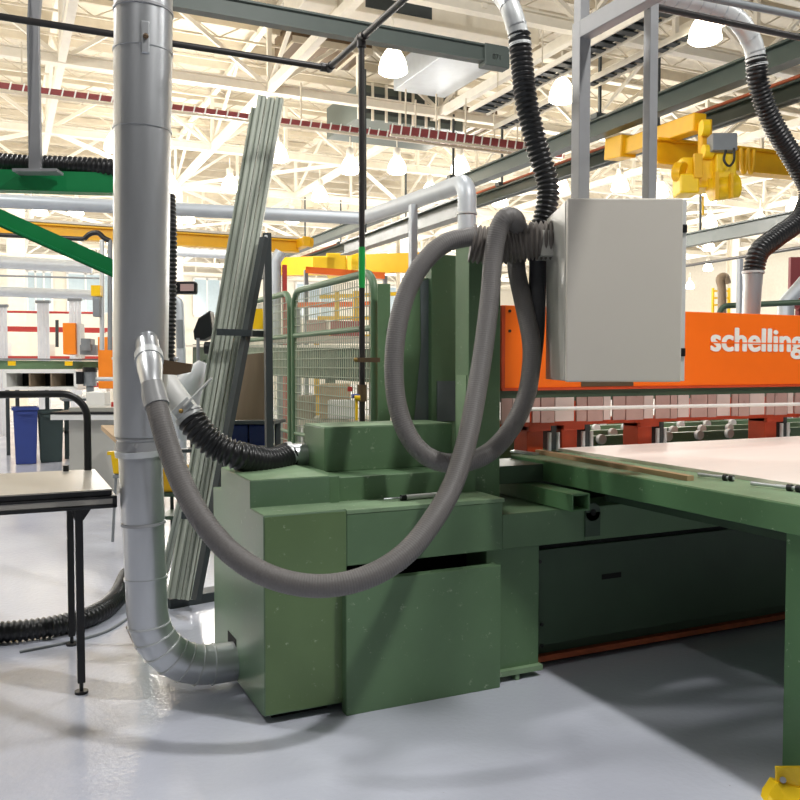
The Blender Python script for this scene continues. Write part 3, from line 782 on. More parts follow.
# ================================================================== MESH FENCE
FXx = 1.18
def fence_panel(label, y0, y1, z0, z1, kind):
    t = thing('mesh_fence_panel', label, 'fence', (FXx, y0, 0), 'green mesh fence panels')
    r = .026
    pts = rounded([(FXx, y0, 0.0), (FXx, y0, z1), (FXx, y1, z1), (FXx, y1, 0.0)], .14, 8)
    make('frame', MB().tube(pts, r, 12), 'green_fence', t)
    make('mid_rail', MB().tube([(FXx, y0, z0 + .42 * (z1 - z0)), (FXx, y1, z0 + .42 * (z1 - z0))], .016, 8), 'green_fence', t)
    make('mid_rail', MB().tube([(FXx, y0, z1 - .36), (FXx, y1, z1 - .36)], .02, 8), 'green_fence', t)
    w = MB(); y = y0 + .04
    while y < y1 - .02:
        w.bar((FXx, y, .1), (FXx, y, z1 - .03), .006, .006); y += .042
    z = .12
    while z < z1 - .03:
        w.bar((FXx, y0, z), (FXx, y1, z), .006, .006); z += .068
    make('wire_mesh', w, 'wire', t)
    return t
fence_panel('green mesh fence panel with rounded top next to the black air pipe', 1.56, 3.22, .1, 2.10, 0)
fence_panel('green mesh fence panel with rounded top partly behind the charcoal rack', 3.33, 5.6, .1, 2.10, 1)
p = at(384, 284, 5.35)
fp_ = thing('fence_post', 'flat green steel fence post next to the grey hose loop', 'post', (p.x, p.y, 0))
make('post_body', MB().obox((p.x, p.y, p.z / 2), CR * .040, CF.xy.to_3d() * .02, (0, 0, p.z / 2)), 'green', fp_, bevel=.003)
for zz_ in (1.72, .9):
    make('bolt', MB().ball(Vector((p.x, p.y, zz_)) - CF * .025 + CR * .025, .01, 8), 'black', fp_)

# machine and cartons beyond the fence
fm = thing('feed_conveyor', 'green feed conveyor frame beyond the mesh fence', 'conveyor', (3.0, 5.0, 0))
f0 = at(270, 345, 8.2); f1 = at(400, 350, 7.6)
make('side_beam', MB().bar(at(196, 357, 11.2), at(420, 368, 8.2), .1, .34), 'green_dark', fm)
make('roller_strip', MB().bar(at(196, 346, 11.3), at(420, 347, 8.3), .3, .03), 'cream', fm)
for px, d in ((206, 11.0), (330, 9.3), (412, 8.3)):
    q = at(px, 360, d); make('leg', MB().bar((q.x, q.y, 0), q, .09, .09), 'green_dark', fm)
def carton(px0, px1, py0, py1, d, label, m, dep=.3, name='carton', cat='box', group=None, kids=False):
    a = at(px0, py1, d); w = (px1 - px0) * d / FPX; hgt = (py1 - py0) * d / FPX
    F = Vector((math.sin(TH), math.cos(TH), 0))
    mb = MB().obox(a + CR * w / 2 + F * dep / 2 + Vector((0, 0, hgt / 2)), CR * w / 2, F * dep / 2, (0, 0, hgt / 2))
    return solo(name, mb, m, label, cat, group, bevel=min(.01, w * .05))
pal = MB(); q = at(354, 420, 7.6); F2 = Vector((math.sin(TH), math.cos(TH), 0))
pt = thing('packing_bench', 'low bench with cartons seen through the mesh fence', 'bench', (q.x, q.y, 0))
make('bench_top', MB().obox(q, CR * .46, F2 * .35, (0, 0, .02)), 'cream_dull', pt)
for s in (-.42, .42):
    make('leg', MB().bar((q + CR * s).xy.to_3d(), q + CR * s, .06, .06), 'green_dark', pt)
carton(320, 349, 384, 419, 7.3, 'tan carton on the bench behind the mesh fence', 'carton')
carton(288, 312, 396, 419, 7.3, 'grey carton on the bench behind the mesh fence', 'brown')
carton(328, 358, 400, 419, 7.05, 'white paper parcel in front of the tan carton behind the fence', 'white_pvc', .1, 'parcel')

# ================================================================== BLACK AIR PIPE
PXp = at(361.5, 38, 4.6)
ap = thing('air_pipe', 'black iron air pipe dropping from an overhead run with green tape band', 'pipe', (PXp.x, PXp.y, .97))
elb = at(322, 67, 4.6 * (365 - 38) / (365 - 67.0)); elb.z = PXp.z; elb.x = PXp.x
zlow = at(361.5, 470, 4.6).z
make('drop_pipe', MB().cyl((PXp.x, PXp.y, .99), (PXp.x, PXp.y, PXp.z), .0165, 14), 'black_pipe', ap)
make('cross_run', MB().cyl((PXp.x, PXp.y - 1.6, PXp.z), (PXp.x, elb.y, PXp.z), .018, 14), 'black_pipe', ap)
make('long_run', MB().cyl((PXp.x - 2.6, elb.y, PXp.z + .0), (PXp.x, elb.y, PXp.z), .018, 14), 'black_pipe', ap)
make('tee', MB().ball(PXp, .03, 10).cyl(PXp - Vector((0, .05, 0)), PXp + Vector((0, .05, 0)), .025, 14).cyl(PXp - Vector((0, 0, .05)), PXp, .025, 14), 'black_pipe', ap)
ev = Vector((PXp.x, elb.y, PXp.z)); make('elbow', MB().ball(ev, .028, 10).cyl(ev, ev - Vector((.05, 0, 0)), .025, 14).cyl(ev, ev - Vector((0, .05, 0)), .025, 14), 'black_pipe', ap)
make('tape_band', MB().cyl((PXp.x, PXp.y, at(361, 287, 4.6).z), (PXp.x, PXp.y, at(361, 246, 4.6).z), .0185, 14), 'tape', ap)
vz0, vz1 = at(361, 402, 4.6).z, at(361, 385, 4.6).z
vv = make('valve_body', MB().cyl((PXp.x, PXp.y, vz0), (PXp.x, PXp.y, vz1), .026, 14), 'bronze', ap)
q = at(356.5, 398, 4.55)
make('valve_handle', MB().bar(q, q - Vector((0, 0, .12)), .014, .006).cyl(q + CR * .02, q - CR * .01, .014, 10), 'yellow', vv)
make('valve_nut', MB().cyl(at(352, 396, 4.56), at(359, 396, 4.58), .011, 8), 'blue', vv)
make('valve_tag', MB().obox(at(350, 389, 4.56), CR * .013, CF * .002, (0, 0, .013)), 'red', vv)
q = at(361.5, 360, 4.6)
cl_ = make('pipe_clamp', MB().bar(q - CR * .035 - CF * .02, q + CR * .1 - CF * .0, .02, .025), 'bronze', ap)
make('clamp_screw', MB().ball(q - CR * .03 - CF * .03, .012, 8), 'brass', cl_)

# upper pipes on the far side of the cabinet
solo('hanging_pipe', MB().cyl(at(636, 3, 3.9), at(830, 44, 3.9 * 1.17), .016, 12), 'black_pipe', 'black pipe running overhead above the second cabinet post', 'pipe')
solo('hanging_pipe', MB().cyl(at(690, -6, 4.9), at(840, 24, 5.6), .022, 12), 'grey_mid', 'grey pipe running overhead beside the S-bend hose elbow', 'pipe')

# ================================================================== GREEN BEAM FRAME with strap
gb = thing('green_steel_frame', 'bright green steel beam frame with sloping brace behind the duct', 'frame', (at(141, 600, 5.0).x, at(141, 600, 5.0).y, 0))
g0 = at(-40, 180, 5.05); g1 = at(141, 189, 5.2); g1.z = g0.z
make('top_beam', MB().ibeam(g0, g1, .10, .12, .012).bar(g0 - CF * .05, g1 - CF * .05, .004, .11), 'green_bright', gb)
make('sloping_brace', MB().bar(at(-40, 200, 5.05), at(141, 281, 5.15), .06, .1).bar(at(-40, 206, 5.0), at(141, 287, 5.1), .09, .012), 'green_bright', gb)
make('upright', MB().bar((g1.x, g1.y, 0), g1, .08, .08), 'green_bright', gb)
st = thing('strap_hanger', 'flat grey bent steel strap rising from the green beam', 'hanger', tuple(at(36, 172, 5.0)))
make('strap', MB().poly([at(29, -20, 5.0), at(42, -20, 5.0), at(38, 25, 4.98), at(40.5, 171, 5.0), at(28.5, 171, 5.0), at(26.5, 25, 4.98)], CF * .03), 'strap', st, bevel=.002)
make('foot_plate', MB().obox(at(38, 172, 5.0), CR * .13, CF * .05, (0, 0, .008)), 'strap', st)

# pendant display
pdp = thing('pendant_display', 'small black readout box with pinkish display by the duct', 'display', tuple(at(184, 296, 4.9)))
make('case', MB().obox(at(184, 288, 4.9), CR * .075, CF * .03, CU * .036), 'black', pdp, bevel=.012)
make('display', MB().obox(at(187, 287.5, 4.865), CR * .038, CF * .003, CU * .02), 'screen', pdp)
make('arm', MB().cyl(at(166, 284, 4.9), at(178, 286, 4.9), .012, 8), 'black', pdp)
# plastic bag heap
bag = MB(); q = at(188, 395, 5.8)
for s in range(7):
    bag.ball(q + CR * random.uniform(-.09, .09) + Vector((0, 0, random.uniform(-.12, .14))) + CF * random.uniform(0, .1), random.uniform(.05, .09), 8)
solo('plastic_bag', MB().tube(spline([at(184, 440, 5.8), at(183, 420, 5.8), at(188, 395, 5.8), at(197, 376, 5.8), at(203, 362, 5.8)], 6), [.02 + .1 * math.sin(PI * min(1, (i + 1) / 26)) for i in range(25)], 12), 'plastic_bag', 'crumpled clear plastic bag behind the damper lever', 'bag')

# black dust arm beside profiles
da = thing('dust_extractor', 'black hooded suction arm on a thin stand beside the leaning profiles', 'extractor', tuple(at(199, 470, 6.8)))
make('hood', MB().poly([at(193, 331, 6.8), at(198, 318, 6.8), at(210, 310, 6.8), at(213, 335, 6.8), at(203, 340, 6.8), at(194, 340, 6.8)], CF * .15), 'black', da, bevel=.01)
q = at(198, 338, 6.8); make('stand', MB().cyl((q.x, q.y, 0), q, .014, 8), 'grey_mid', da)
make('motor', MB().cyl(at(205, 348, 6.8), at(212, 348, 6.8), .05, 14), 'black', da)

# ================================================================== LEFT BACKGROUND
def bin_(px, py, w, d, h, m, label):
    p = onz(px, py, 0)
    t = thing('waste_bin', label, 'bin', (p.x, p.y, 0), 'slim plastic bins')
    lo = [(-w * .42, -d * .42), (w * .42, -d * .42), (w * .42, d * .42), (-w * .42, d * .42)]; hi = [(-w / 2, -d / 2), (w / 2, -d / 2), (w / 2, d / 2), (-w / 2, d / 2)]
    vs = [(p.x + a, p.y + b, .005) for a, b in lo] + [(p.x + a, p.y + b, h) for a, b in hi]
    make('bin_body', MB().add(vs, [(3, 2, 1, 0), (0, 1, 5, 4), (1, 2, 6, 5), (2, 3, 7, 6), (3, 0, 4, 7)]), m, t, bevel=.01)
    r = MB().box((p.x - w / 2 - .02, p.y - d / 2 - .02, h - .04), (p.x + w / 2 + .02, p.y - d / 2, h)).box((p.x - w / 2 - .02, p.y + d / 2, h - .04), (p.x + w / 2 + .02, p.y + d / 2 + .02, h))
    r.box((p.x - w / 2 - .02, p.y - d / 2, h - .04), (p.x - w / 2, p.y + d / 2, h)).box((p.x + w / 2, p.y - d / 2, h - .04), (p.x + w / 2 + .02, p.y + d / 2, h))
    make('rim', r, m, t)
    make('handle', MB().box((p.x - .1, p.y - d / 2 - .05, h - .1), (p.x + .1, p.y - d / 2 - .02, h - .06)), m, t)
bin_(26, 463, .34, .5, .86, 'blue', 'slim blue plastic waste bin beyond the steel table')
bin_(51, 461, .36, .5, .80, 'bin_dark', 'dark green plastic bin next to the slim blue bin')
ct = thing('tool_cart', 'dark green steel cart frame behind the bins', 'cart', tuple(onz(72, 463, 0)))
q0 = onz(67, 460, 0); q1 = onz(90, 457, 0)
for q in (q0, q1, q0 + Vector((.05, .45, 0)), q1 + Vector((.05, .45, 0))):
    make('post', MB().bar((q.x, q.y, 0.02), (q.x, q.y, .95), .06, .06), 'bin_dark', ct)
make('cart_top', MB().box((q0.x - .05, q0.y - .05, .93), (q1.x + .15, q1.y + .5, .97)), 'grey_mid', ct)
make('cart_shelf', MB().box((q0.x - .03, q0.y - .03, .42), (q1.x + .13, q1.y + .48, .46)), 'bin_dark', ct)
make('cross_brace', MB().bar((q0.x, q0.y - .03, .1), (q1.x, q1.y - .03, .85), .03, .03), 'bin_dark', ct)
solo('white_sheet', MB().box((q0.x + .05, q0.y - .1, .972), (q1.x + .1, q1.y + .45, 1.0)), 'white', 'white panel lying flat on the green cart', 'panel')
# grey bench with white top
wb_ = thing('grey_workbench', 'grey cabinet bench with pale top beside the duct', 'bench', tuple(onz(105, 470, 0)))
make('bench_body', MB().obox(at(104, 448, 10.2) , CR * .26, F2 * .4, (0, 0, .505)), 'grey_cab_side', wb_)
make('bench_top', MB().obox(at(98, 415, 10.1), CR * .38, F2 * .45, (0, 0, .03)), 'white_pvc', wb_)
make('top_edge', MB().obox(at(98, 411, 10.1), CR * .38, F2 * .46, (0, 0, .012)), 'black', wb_)
tb_ = thing('trestle_table', 'tan board on thin trestle legs jutting out from behind the duct', 'table', tuple(at(125, 440, 8.6).xy.to_3d()))
make('board_top', MB().poly([at(101, 425, 8.9), at(120, 425, 9.4), at(150, 440, 9.0), at(121, 443, 8.1)], (0, 0, -.05)), 'carton', tb_)
for px, py, d in ((122, 440, 8.5), (124, 431, 9.2), (140, 438, 9.0)):
    q = at(px, py, d) - Vector((0, 0, .03)); make('leg', MB().bar(q.xy.to_3d(), q, .03, .03), 'grey_mid', tb_)
yc = thing('yellow_crate', 'yellow plastic parts crate peeking out behind the duct', 'crate', tuple(at(119, 474, 7.2)))
make('crate_body', MB().poly([at(110, 453, 7.2), at(148, 453, 7.2), at(146, 474, 7.2), at(113, 474, 7.2)], CF * .3), 'yellow', yc, bevel=.01)
make('crate_rim', MB().obox(at(129, 453, 7.25), CR * .17, CF * .05, (0, 0, .015)), 'yellow', yc)
q = at(130, 474, 7.2)
tr = thing('parts_trolley', 'thin-legged steel trolley behind the duct carrying the yellow crate', 'trolley', (q.x, q.y, 0))
make('tray', MB().obox(q + F2 * .15 - Vector((0, 0, .02)), CR * .14, F2 * .17, (0, 0, .014)), 'grey_mid', tr)
for sx in (-.12, .12):
    for k in (0, .3):
        b_ = q + CR * sx + F2 * k - Vector((0, 0, .03)); g_ = b_.xy.to_3d() + CR * sx * .3
        make('leg', MB().cyl(g_, b_, .012, 8), 'grey_mid', tr)
q = at(171, 492, 6.6)
sh = thing('crate_stand', 'low dark stand between the duct and the profile bundle', 'stand', (q.x, q.y, 0))
make('stand_top', MB().obox(q + F2 * .15 - Vector((0, 0, .02)), CR * .09, F2 * .17, (0, 0, .015)), 'green_dark', sh)
make('stand_shelf', MB().obox(q + F2 * .15 - Vector((0, 0, .2)), CR * .09, F2 * .17, (0, 0, .015)), 'green_dark', sh)
for sx in (-.075, .075):
    for k in (.01, .3):
        b_ = q + CR * sx + F2 * k - Vector((0, 0, .02)); make('leg', MB().bar(b_.xy.to_3d(), b_, .025, .025), 'rack', sh)
oc = MB().obox(q + F2 * .15 + Vector((0, 0, .09)), CR * .075, F2 * .14, (0, 0, .092))
solo('amber_crate', oc, 'yellow_crane', 'amber storage crate low behind the duct and leaning profiles', 'crate', bevel=.01)
vp = thing('vent_pipe', 'pale bent vent pipe standing just past the duct under the readout box', 'pipe', tuple(at(180, 350, 9).xy.to_3d()))
make('pipe_body', MB().tube(rounded([at(168, 300, 9), at(179, 300, 9), at(181, 352, 9), at(181, 352, 9).xy.to_3d()], .06, 6), .05, 12), 'galv_far', vp)
make('sleeve', MB().cyl(at(179.5, 320, 8.98), at(180.5, 348, 8.98), .04, 12), 'grey_mid', vp)

# distant green machine with white cabinet and orange columns
dm = thing('edge_machine', 'long green machine bed far off with orange columns on it', 'machine', tuple(at(50, 440, 14.0).xy.to_3d()))
make('bed', MB().bar(at(-30, 364.5, 14.0), at(130, 366, 14.6), .4, .145), 'green', dm)
make('bed_top', MB().bar(at(-30, 359, 14.0), at(130, 360, 14.6), .5, .03), 'grey_mid', dm)
for px in (18, 74):
    q = at(px, 364, 13.9); make('label_plate', MB().obox(q - CF * .22, CR * .06, CF * .01, (0, 0, .035)), 'yellow', dm)
for px in (-10, 7, 125):
    q = at(px, 370, 14.1); make('leg', MB().bar((q.x, q.y, 0), q, .06, .06), 'rack', dm)
make('orange_column', MB().obox(at(71.5, 339, 13.9), CR * .105, CF * .1, (0, 0, .255)), mat('amber_orange', 'ff8f20', 0.45, var=0.04), dm, bevel=.01)
make('orange_column', MB().obox(at(108, 363, 13.6), CR * .125, CF * .1, (0, 0, .41)), mat('amber_orange', 'ff8f20'), dm, bevel=.01)
make('side_plate', MB().obox(at(80, 341, 13.95), CR * .04, CF * .1, (0, 0, .28)), 'white_pvc', dm)
make('black_rod', MB().bar(at(57, 347, 13.9), at(57, 320, 13.9), .05, .05), 'rack', dm)
make('tool_head', MB().obox(at(90, 350, 13.8), CR * .13, CF * .1, (0, 0, .08)).obox(at(88, 345, 13.75), CR * .08, CF * .1, (0, 0, .1)), 'grey_mid', dm, bevel=.01)
wc = thing('white_open_cabinet', 'low white open-fronted cabinet under the far green machine', 'cabinet', tuple(at(48, 390, 13.7)))
o = at(48, 379.5, 13.7); hw, hh = .56, .135
mbw = MB()
for dx_, dz, ex, ez in ((0, hh, hw, .03), (0, -hh, hw, .025), (-hw, 0, .03, hh), (hw, 0, .03, hh)):
    mbw.obox(o + CR * dx_ + Vector((0, 0, dz)), CR * ex, F2 * .3, (0, 0, ez))
make('case', mbw, 'white', wc)
make('inside', MB().obox(o + F2 * .28, CR * hw, F2 * .01, (0, 0, hh)), 'slot', wc)
for s in (-.17, .17): make('divider', MB().obox(o + CR * s, CR * .012, F2 * .29, (0, 0, hh)), 'brown', wc)
for s_ in (-.5, -.02): make('leg', MB().bar((o + CR * s_).xy.to_3d(), o + CR * s_ - Vector((0, 0, hh)), .06, .06), 'rack', wc)
mt = thing('spindle_motor', 'grey cylindrical motor with black cap beside the white open cabinet', 'motor', tuple(at(90, 386, 12.6)))
make('motor_body', MB().cyl(at(90, 386, 12.6), at(90, 371, 12.6), .095, 18), 'grey_mid', mt)
make('cap', MB().cyl(at(90, 372, 12.6), at(90, 367.5, 12.6), .105, 18), 'black', mt)
make('shaft', MB().cyl(at(96, 379, 12.6), at(125, 379, 12.6), .03, 10), 'galv_light', mt)
make('control_box', MB().obox(at(80, 378, 12.5), CR * .04, CF * .05, (0, 0, .09)), 'black', mt)
make('stand', MB().bar(at(90, 386, 12.6).xy.to_3d(), at(90, 386, 12.6), .1, .1), 'grey_mid', mt)
carton(86, 105, 392, 406.5, 10.25, 'white carton on the bench under the grey motor', 'white', .2)
carton(111, 125, 402, 411, 10.0, 'red and white packet at the end of the grey bench', 'red', .2, 'packet')

for px, d in ((18, 30), (-14, 30)):
    q = at(px, 365, d); struct('hall_column', MB().box((q.x - .3, q.y - .2, 0), (q.x + .3, q.y + .2, 8.0)).box((q.x - .45, q.y - .3, 0), (q.x + .45, q.y + .3, .1)), 'cream', origin=(q.x, q.y, 0))
for k, (px0, px1, py0, py1, d) in enumerate(((38, 50, 302, 352, 18.5), (70, 82, 300, 350, 19.5), (-4, 8, 306, 356, 18))):
    a = at((px0 + px1) / 2, 365, d); w_ = (px1 - px0) * d / FPX; z1_ = at(px0, py0, d).z
    cu_ = thing('strip_curtain', ('hanging clear plastic curtain near the far orange column', 'hanging clear plastic curtain behind the far orange columns, close to the conduits', 'hanging clear plastic curtain at the edge of the far rack')[k], 'curtain', (a.x, a.y, 0))
    cm = MB(); n_ = 7
    for i in range(n_):
        cm.obox(Vector((a.x, a.y, z1_ / 2)) + CR * ((i - (n_ - 1) / 2) * w_ / n_) + F2 * (.02 * (i % 2)), CR * w_ / n_ * .52, F2 * .005, (0, 0, z1_ / 2))
    make('strips', cm, 'plastic_bag', cu_)
    make('curtain_rail', MB().bar(Vector((a.x, a.y, z1_)) - CR * w_ * .6, Vector((a.x, a.y, z1_)) + CR * w_ * .6, .06, .06), 'grey_mid', cu_)
# pipe riser stand with yellow box, behind the green brace
rs = thing('pipe_stand', 'grey conduit stand with yellow box by the far orange column', 'stand', tuple(at(104, 360, 13.0)))
for px in (102, 110):
    make('conduit', MB().cyl(at(px, 350, 13.0), at(px, 240, 13.0), .035, 10), 'grey_mid' if px == 110 else 'galv_light', rs)
make('yellow_box', MB().obox(at(97, 291, 12.9), CR * .07, CF * .06, (0, 0, .08)), 'yellow', rs)
make('gauge_body', MB().obox(at(97, 307, 12.9), CR * .05, CF * .05, (0, 0, .15)), 'grey_mid', rs, bevel=.01)
make('loop_cable', MB().tube(spline([at(84, 239, 13), at(90, 234, 13), at(98, 233, 13), at(104, 238, 13), at(110, 241, 13)], 6), .04, 8), 'black', rs)
make('cable_run', MB().cyl(at(-20, 234, 13), at(84, 239, 13), .035, 8), 'black', rs)

# ducts in the distance
solo('hanging_duct', MB().tube([at(-40, 199, 8.6), at(365, 218.5, 9.6)], .072, 18), 'galv_far', 'long round grey duct passing behind the vertical duct and leaning profiles', 'duct')
rd = thing('hanging_riser_duct', 'pale round duct bending down behind the green column', 'duct', tuple(at(467, 240, 6.6)))
make('duct_run', MB().tube(rounded([at(366, 217, 9.3), at(467, 182, 6.6), at(467, 250, 6.6)], .14, 10), .073, 20), 'galv_far', rd)
make('ring', MB().tube([at(467, 213, 6.6), at(467, 215, 6.6)], .082, 20), 'galv_light', rd)
make('strut', MB().bar(at(413, 205, 7.5), at(413, 290, 7.5), .06, .06), 'galv_far', rd)
solo('hanging_duct', MB().tube([at(-40, 260, 20), at(92, 267, 20.8)], .15, 14), 'galv_far', 'upper pale duct running across the far hall under the yellow crane', 'duct')
solo('hanging_duct', MB().tube([at(-40, 290, 20), at(95, 295, 20.6)], .12, 14), 'galv_far', 'lower pale duct in the far hall above the red pipes', 'duct')
solo('hanging_duct', MB().tube([at(170, 252, 22), at(272, 257, 23.6)], .11, 12), 'galv_far', 'pale duct in the far hall between the vertical duct and the charcoal rack', 'duct')
for k, (y, m) in enumerate(((310, 'red'), (305, 'red'), (275, 'grey_mid'))):
    pass
solo('wall_pipe', MB().cyl(at(-40, 311, 22), at(95, 313, 23), .03, 8), 'red', 'thin red pipe crossing the far hall just under the lower duct', 'pipe')
solo('wall_pipe', MB().cyl(at(-40, 274.5, 22), at(105, 278.5, 23), .025, 8), 'grey_mid', 'thin grey pipe crossing the far hall between the two pale ducts', 'pipe')
# racks with red beams
def rack(px, d, n, label, levels, w=1.9, bm_='red'):
    t = thing('pallet_rack', label, 'rack', tuple(at(px, 400, d).xy.to_3d()), 'pallet racks far off in the hall')
    o = at(px, 365, d); o.z = 0; u = Vector((1, 0, 0))
    for i in range(n + 1):
        make('upright', MB().bar(o + u * i * w, o + u * i * w + Vector((0, 0, 3.1)), .12, .1).bar(o + u * i * w + Vector((0, .9, 0)), o + u * i * w + Vector((0, .9, 3.1)), .12, .1), 'cream', t)
    for z in levels:
        make('beam', MB().bar(o + Vector((0, 0, z)), o + u * n * w + Vector((0, 0, z)), .06, .12).bar(o + Vector((0, .9, z)), o + u * n * w + Vector((0, .9, z)), .06, .12), bm_, t)
    return o, u, w
o, u, w = rack(-30, 24, 3, 'cream and red pallet rack beyond the far green machine', (.9, 1.7, 2.55))
for i in range(9):
    z = (.96, 1.76)[i % 2]; x = .3 + i * .58
    q = o + Vector((x, .35, z)); s = random.uniform(.28, .45)
    solo('rack_box', MB().box((q.x - .2, q.y - .3, q.z), (q.x + .2, q.y + .3, q.z + s)), ('cream', 'white', 'carton', 'grey_cab')[i % 4],
         ('pale carton stored on the far cream and red pallet rack'), 'box', 'cartons on the far pallet rack')
rack(165, 26, 4, 'all-cream pallet rack seen between the duct and leaning profiles', (.9, 1.9, 2.6), 1.9, 'cream')

# ================================================================== CRANES AND CEILING SERVICES
yb = thing('crane_bridge', 'long yellow overhead crane bridge in the middle distance', 'crane', tuple(at(100, 240, 17)))
a = onz(-20, 227, 4.0); b = onz(314, 240, 4.0); b.y = a.y
make('bridge_beam', MB().ibeam(a, b, .22, .26, .03).bar(a, b, .05, .2), 'yellow_crane', yb)
make('top_flange', MB().bar(a + Vector((0, 0, .17)), b + Vector((0, 0, .17)), .25, .05), 'cream', yb)
make('end_truck', MB().box((b.x - .05, b.y - .5, 3.95), (b.x + .12, b.y + .4, 4.15)), 'yellow_crane', yb, bevel=.02)
make('end_wheel', MB().cyl((b.x + .12, b.y - .35, 4.05), (b.x + .2, b.y - .35, 4.05), .1, 14), 'yellow_crane', yb)
make('sign_plate', MB().obox(at(78, 230, 17.4) , CR * .32, CF * .01, (0, 0, .09)), 'white', yb)
# dark rails
for k, (xr, z, h) in enumerate(((9.72, 6.15, .22), (11.2, 6.1, .2))):
    t = thing('crane_rail', ('dark green crane rail closest above the cabinet posts', 'dark green crane rail carrying the yellow hoist bridge, under the orange conductor')[k], 'rail', (xr, 5, z), 'crane rails')
    make('rail_beam', MB().ibeam((xr, 1.5, z), (xr, 40, z), .26, .34 if k == 0 else .3, .035).bar((xr, 1.5, z), (xr, 40, z), .06, .3), 'rail_green', t)
    for y in (4.2, 10.2, 16.2, 22.2, 28.2):
        make('hanger_rod', MB().bar((xr, y, z + .15), (xr, y, 8.0), .05, .05).box((xr - .15, y - .1, z + .17), (xr + .15, y + .1, z + .27)), 'rack', t)
    if k == 1:
        make('conductor', MB().cyl((xr, 1.5, z + .24), (xr, 40, z + .24), .035, 8), 'rust', t)
        make('conductor_support', MB().box((xr - .02, 1.5, z + .15), (xr + .02, 40, z + .2)), 'rack', t)
r3 = thing('crane_rail', 'distant grey-green crane rail seen between the cabinet and the S-bend hose', 'rail', (24, 20, 5.6), 'crane rails')
make('rail_beam', MB().ibeam(at(684, 241, 26), at(830, 212, 20), .25, .4, .04), 'rail_green', r3)
make('hanger_rod', MB().bar(at(700, 238, 25.3), at(700, 238, 25.3) + Vector((0, 0, 3)), .05, .05), 'rack', r3)
r4 = thing('crane_rail', 'far crane rail crossing behind the black air pipe', 'rail', (6, 14, 4), 'crane rails')
make('rail_beam', MB().ibeam(at(345, 249, 19), at(470, 205, 12), .22, .28, .03), 'rail_green', r4)
make('hanger_rod', MB().bar(at(365, 241, 17.6), at(365, 241, 17.6) + Vector((0, 0, 3.5)), .05, .05), 'rack', r4)
# hoist bridge upper right
hz = 5.62
xr = 11.2
hst = thing('hoist_crane', 'bright yellow hoist and crane bridge hanging from the dark rail', 'crane', tuple(at(705, 190, 14.5)))
et0 = at(614, 152, 17.0); et1 = at(700, 122, 14.3)
make('end_truck', MB().bar(et0, et1, .25, .3), 'yellow_crane', hst, bevel=.02)
make('truck_wheel_box', MB().bar(at(612, 150, 17.0), at(629, 146, 16.4), .35, .42), 'yellow_crane', hst, bevel=.02)
bb0 = at(652, 152, 15.0); bb1 = at(812, 168, 16.8)
make('bridge_beam', MB().ibeam(bb0, bb1, .3, .46, .04).bar(bb0, bb1, .08, .4), 'yellow_crane', hst)
make('hoist_body', MB().obox(at(697, 176, 14.3), CR * .34, CF * .25, CU * .25), 'yellow_bright', hst, bevel=.03)
make('hoist_motor', MB().cyl(at(710, 190, 14.0), at(737, 186, 14.0), .19, 18), 'yellow_bright', hst)
make('gear_case', MB().obox(at(722, 172, 14.1), CR * .17, CF * .2, CU * .26).obox(at(686, 186, 14.1), CR * .16, CF * .2, CU * .16), 'yellow_bright', hst, bevel=.03)
make('trolley_frame', MB().obox(at(705, 140, 14.2), CR * .09, CF * .1, CU * .32).obox(at(714, 152, 14.0), CR * .18, CF * .1, CU * .06), 'yellow_crane', hst, bevel=.02)
make('control_box', MB().obox(at(722, 144, 13.9), CR * .2, CF * .14, CU * .14), 'grey_mid', hst, bevel=.01)
make('brake_drum', MB().cyl(at(676, 172, 14.1), at(684, 172, 14.0), .16, 16), 'yellow_crane', hst)
make('side_plate', MB().obox(at(698, 166, 13.9), CR * .07, CF * .03, CU * .2), 'yellow_crane', hst, bevel=.01)
make('gear_rib', MB().obox(at(716, 186, 13.75), CR * .03, CF * .05, CU * .22).obox(at(731, 186, 13.75), CR * .02, CF * .05, CU * .2), 'yellow_crane', hst)
make('cable_loop', MB().tube(spline([at(726, 150, 13.7), at(724, 160, 13.7), at(729, 166, 13.7), at(734, 160, 13.7), at(734, 148, 13.7)], 6), .02, 8), 'black', hst)
make('trolley_wheel', MB().cyl(at(701, 128, 14.0), at(708, 128, 14.0), .13, 14), 'yellow_bright', hst)
make('trolley_wheel', MB().cyl(at(703, 152, 14.0), at(712, 152, 14.0), .12, 14), 'yellow_bright', hst)
for px in (741, 748):
    make('festoon_cable', MB().tube(spline([at(px, 148, 14.6), at(px + 1, 168, 14.6), at(px + 3, 173, 14.6), at(px + 5, 165, 14.6), at(px + 6, 150, 14.6)], 6), .035, 8), 'yellow_crane', hst)
make('hook_cable', MB().cyl(at(703, 196, 14.2), at(703, 215, 14.2), .02, 8), 'yellow', hst)
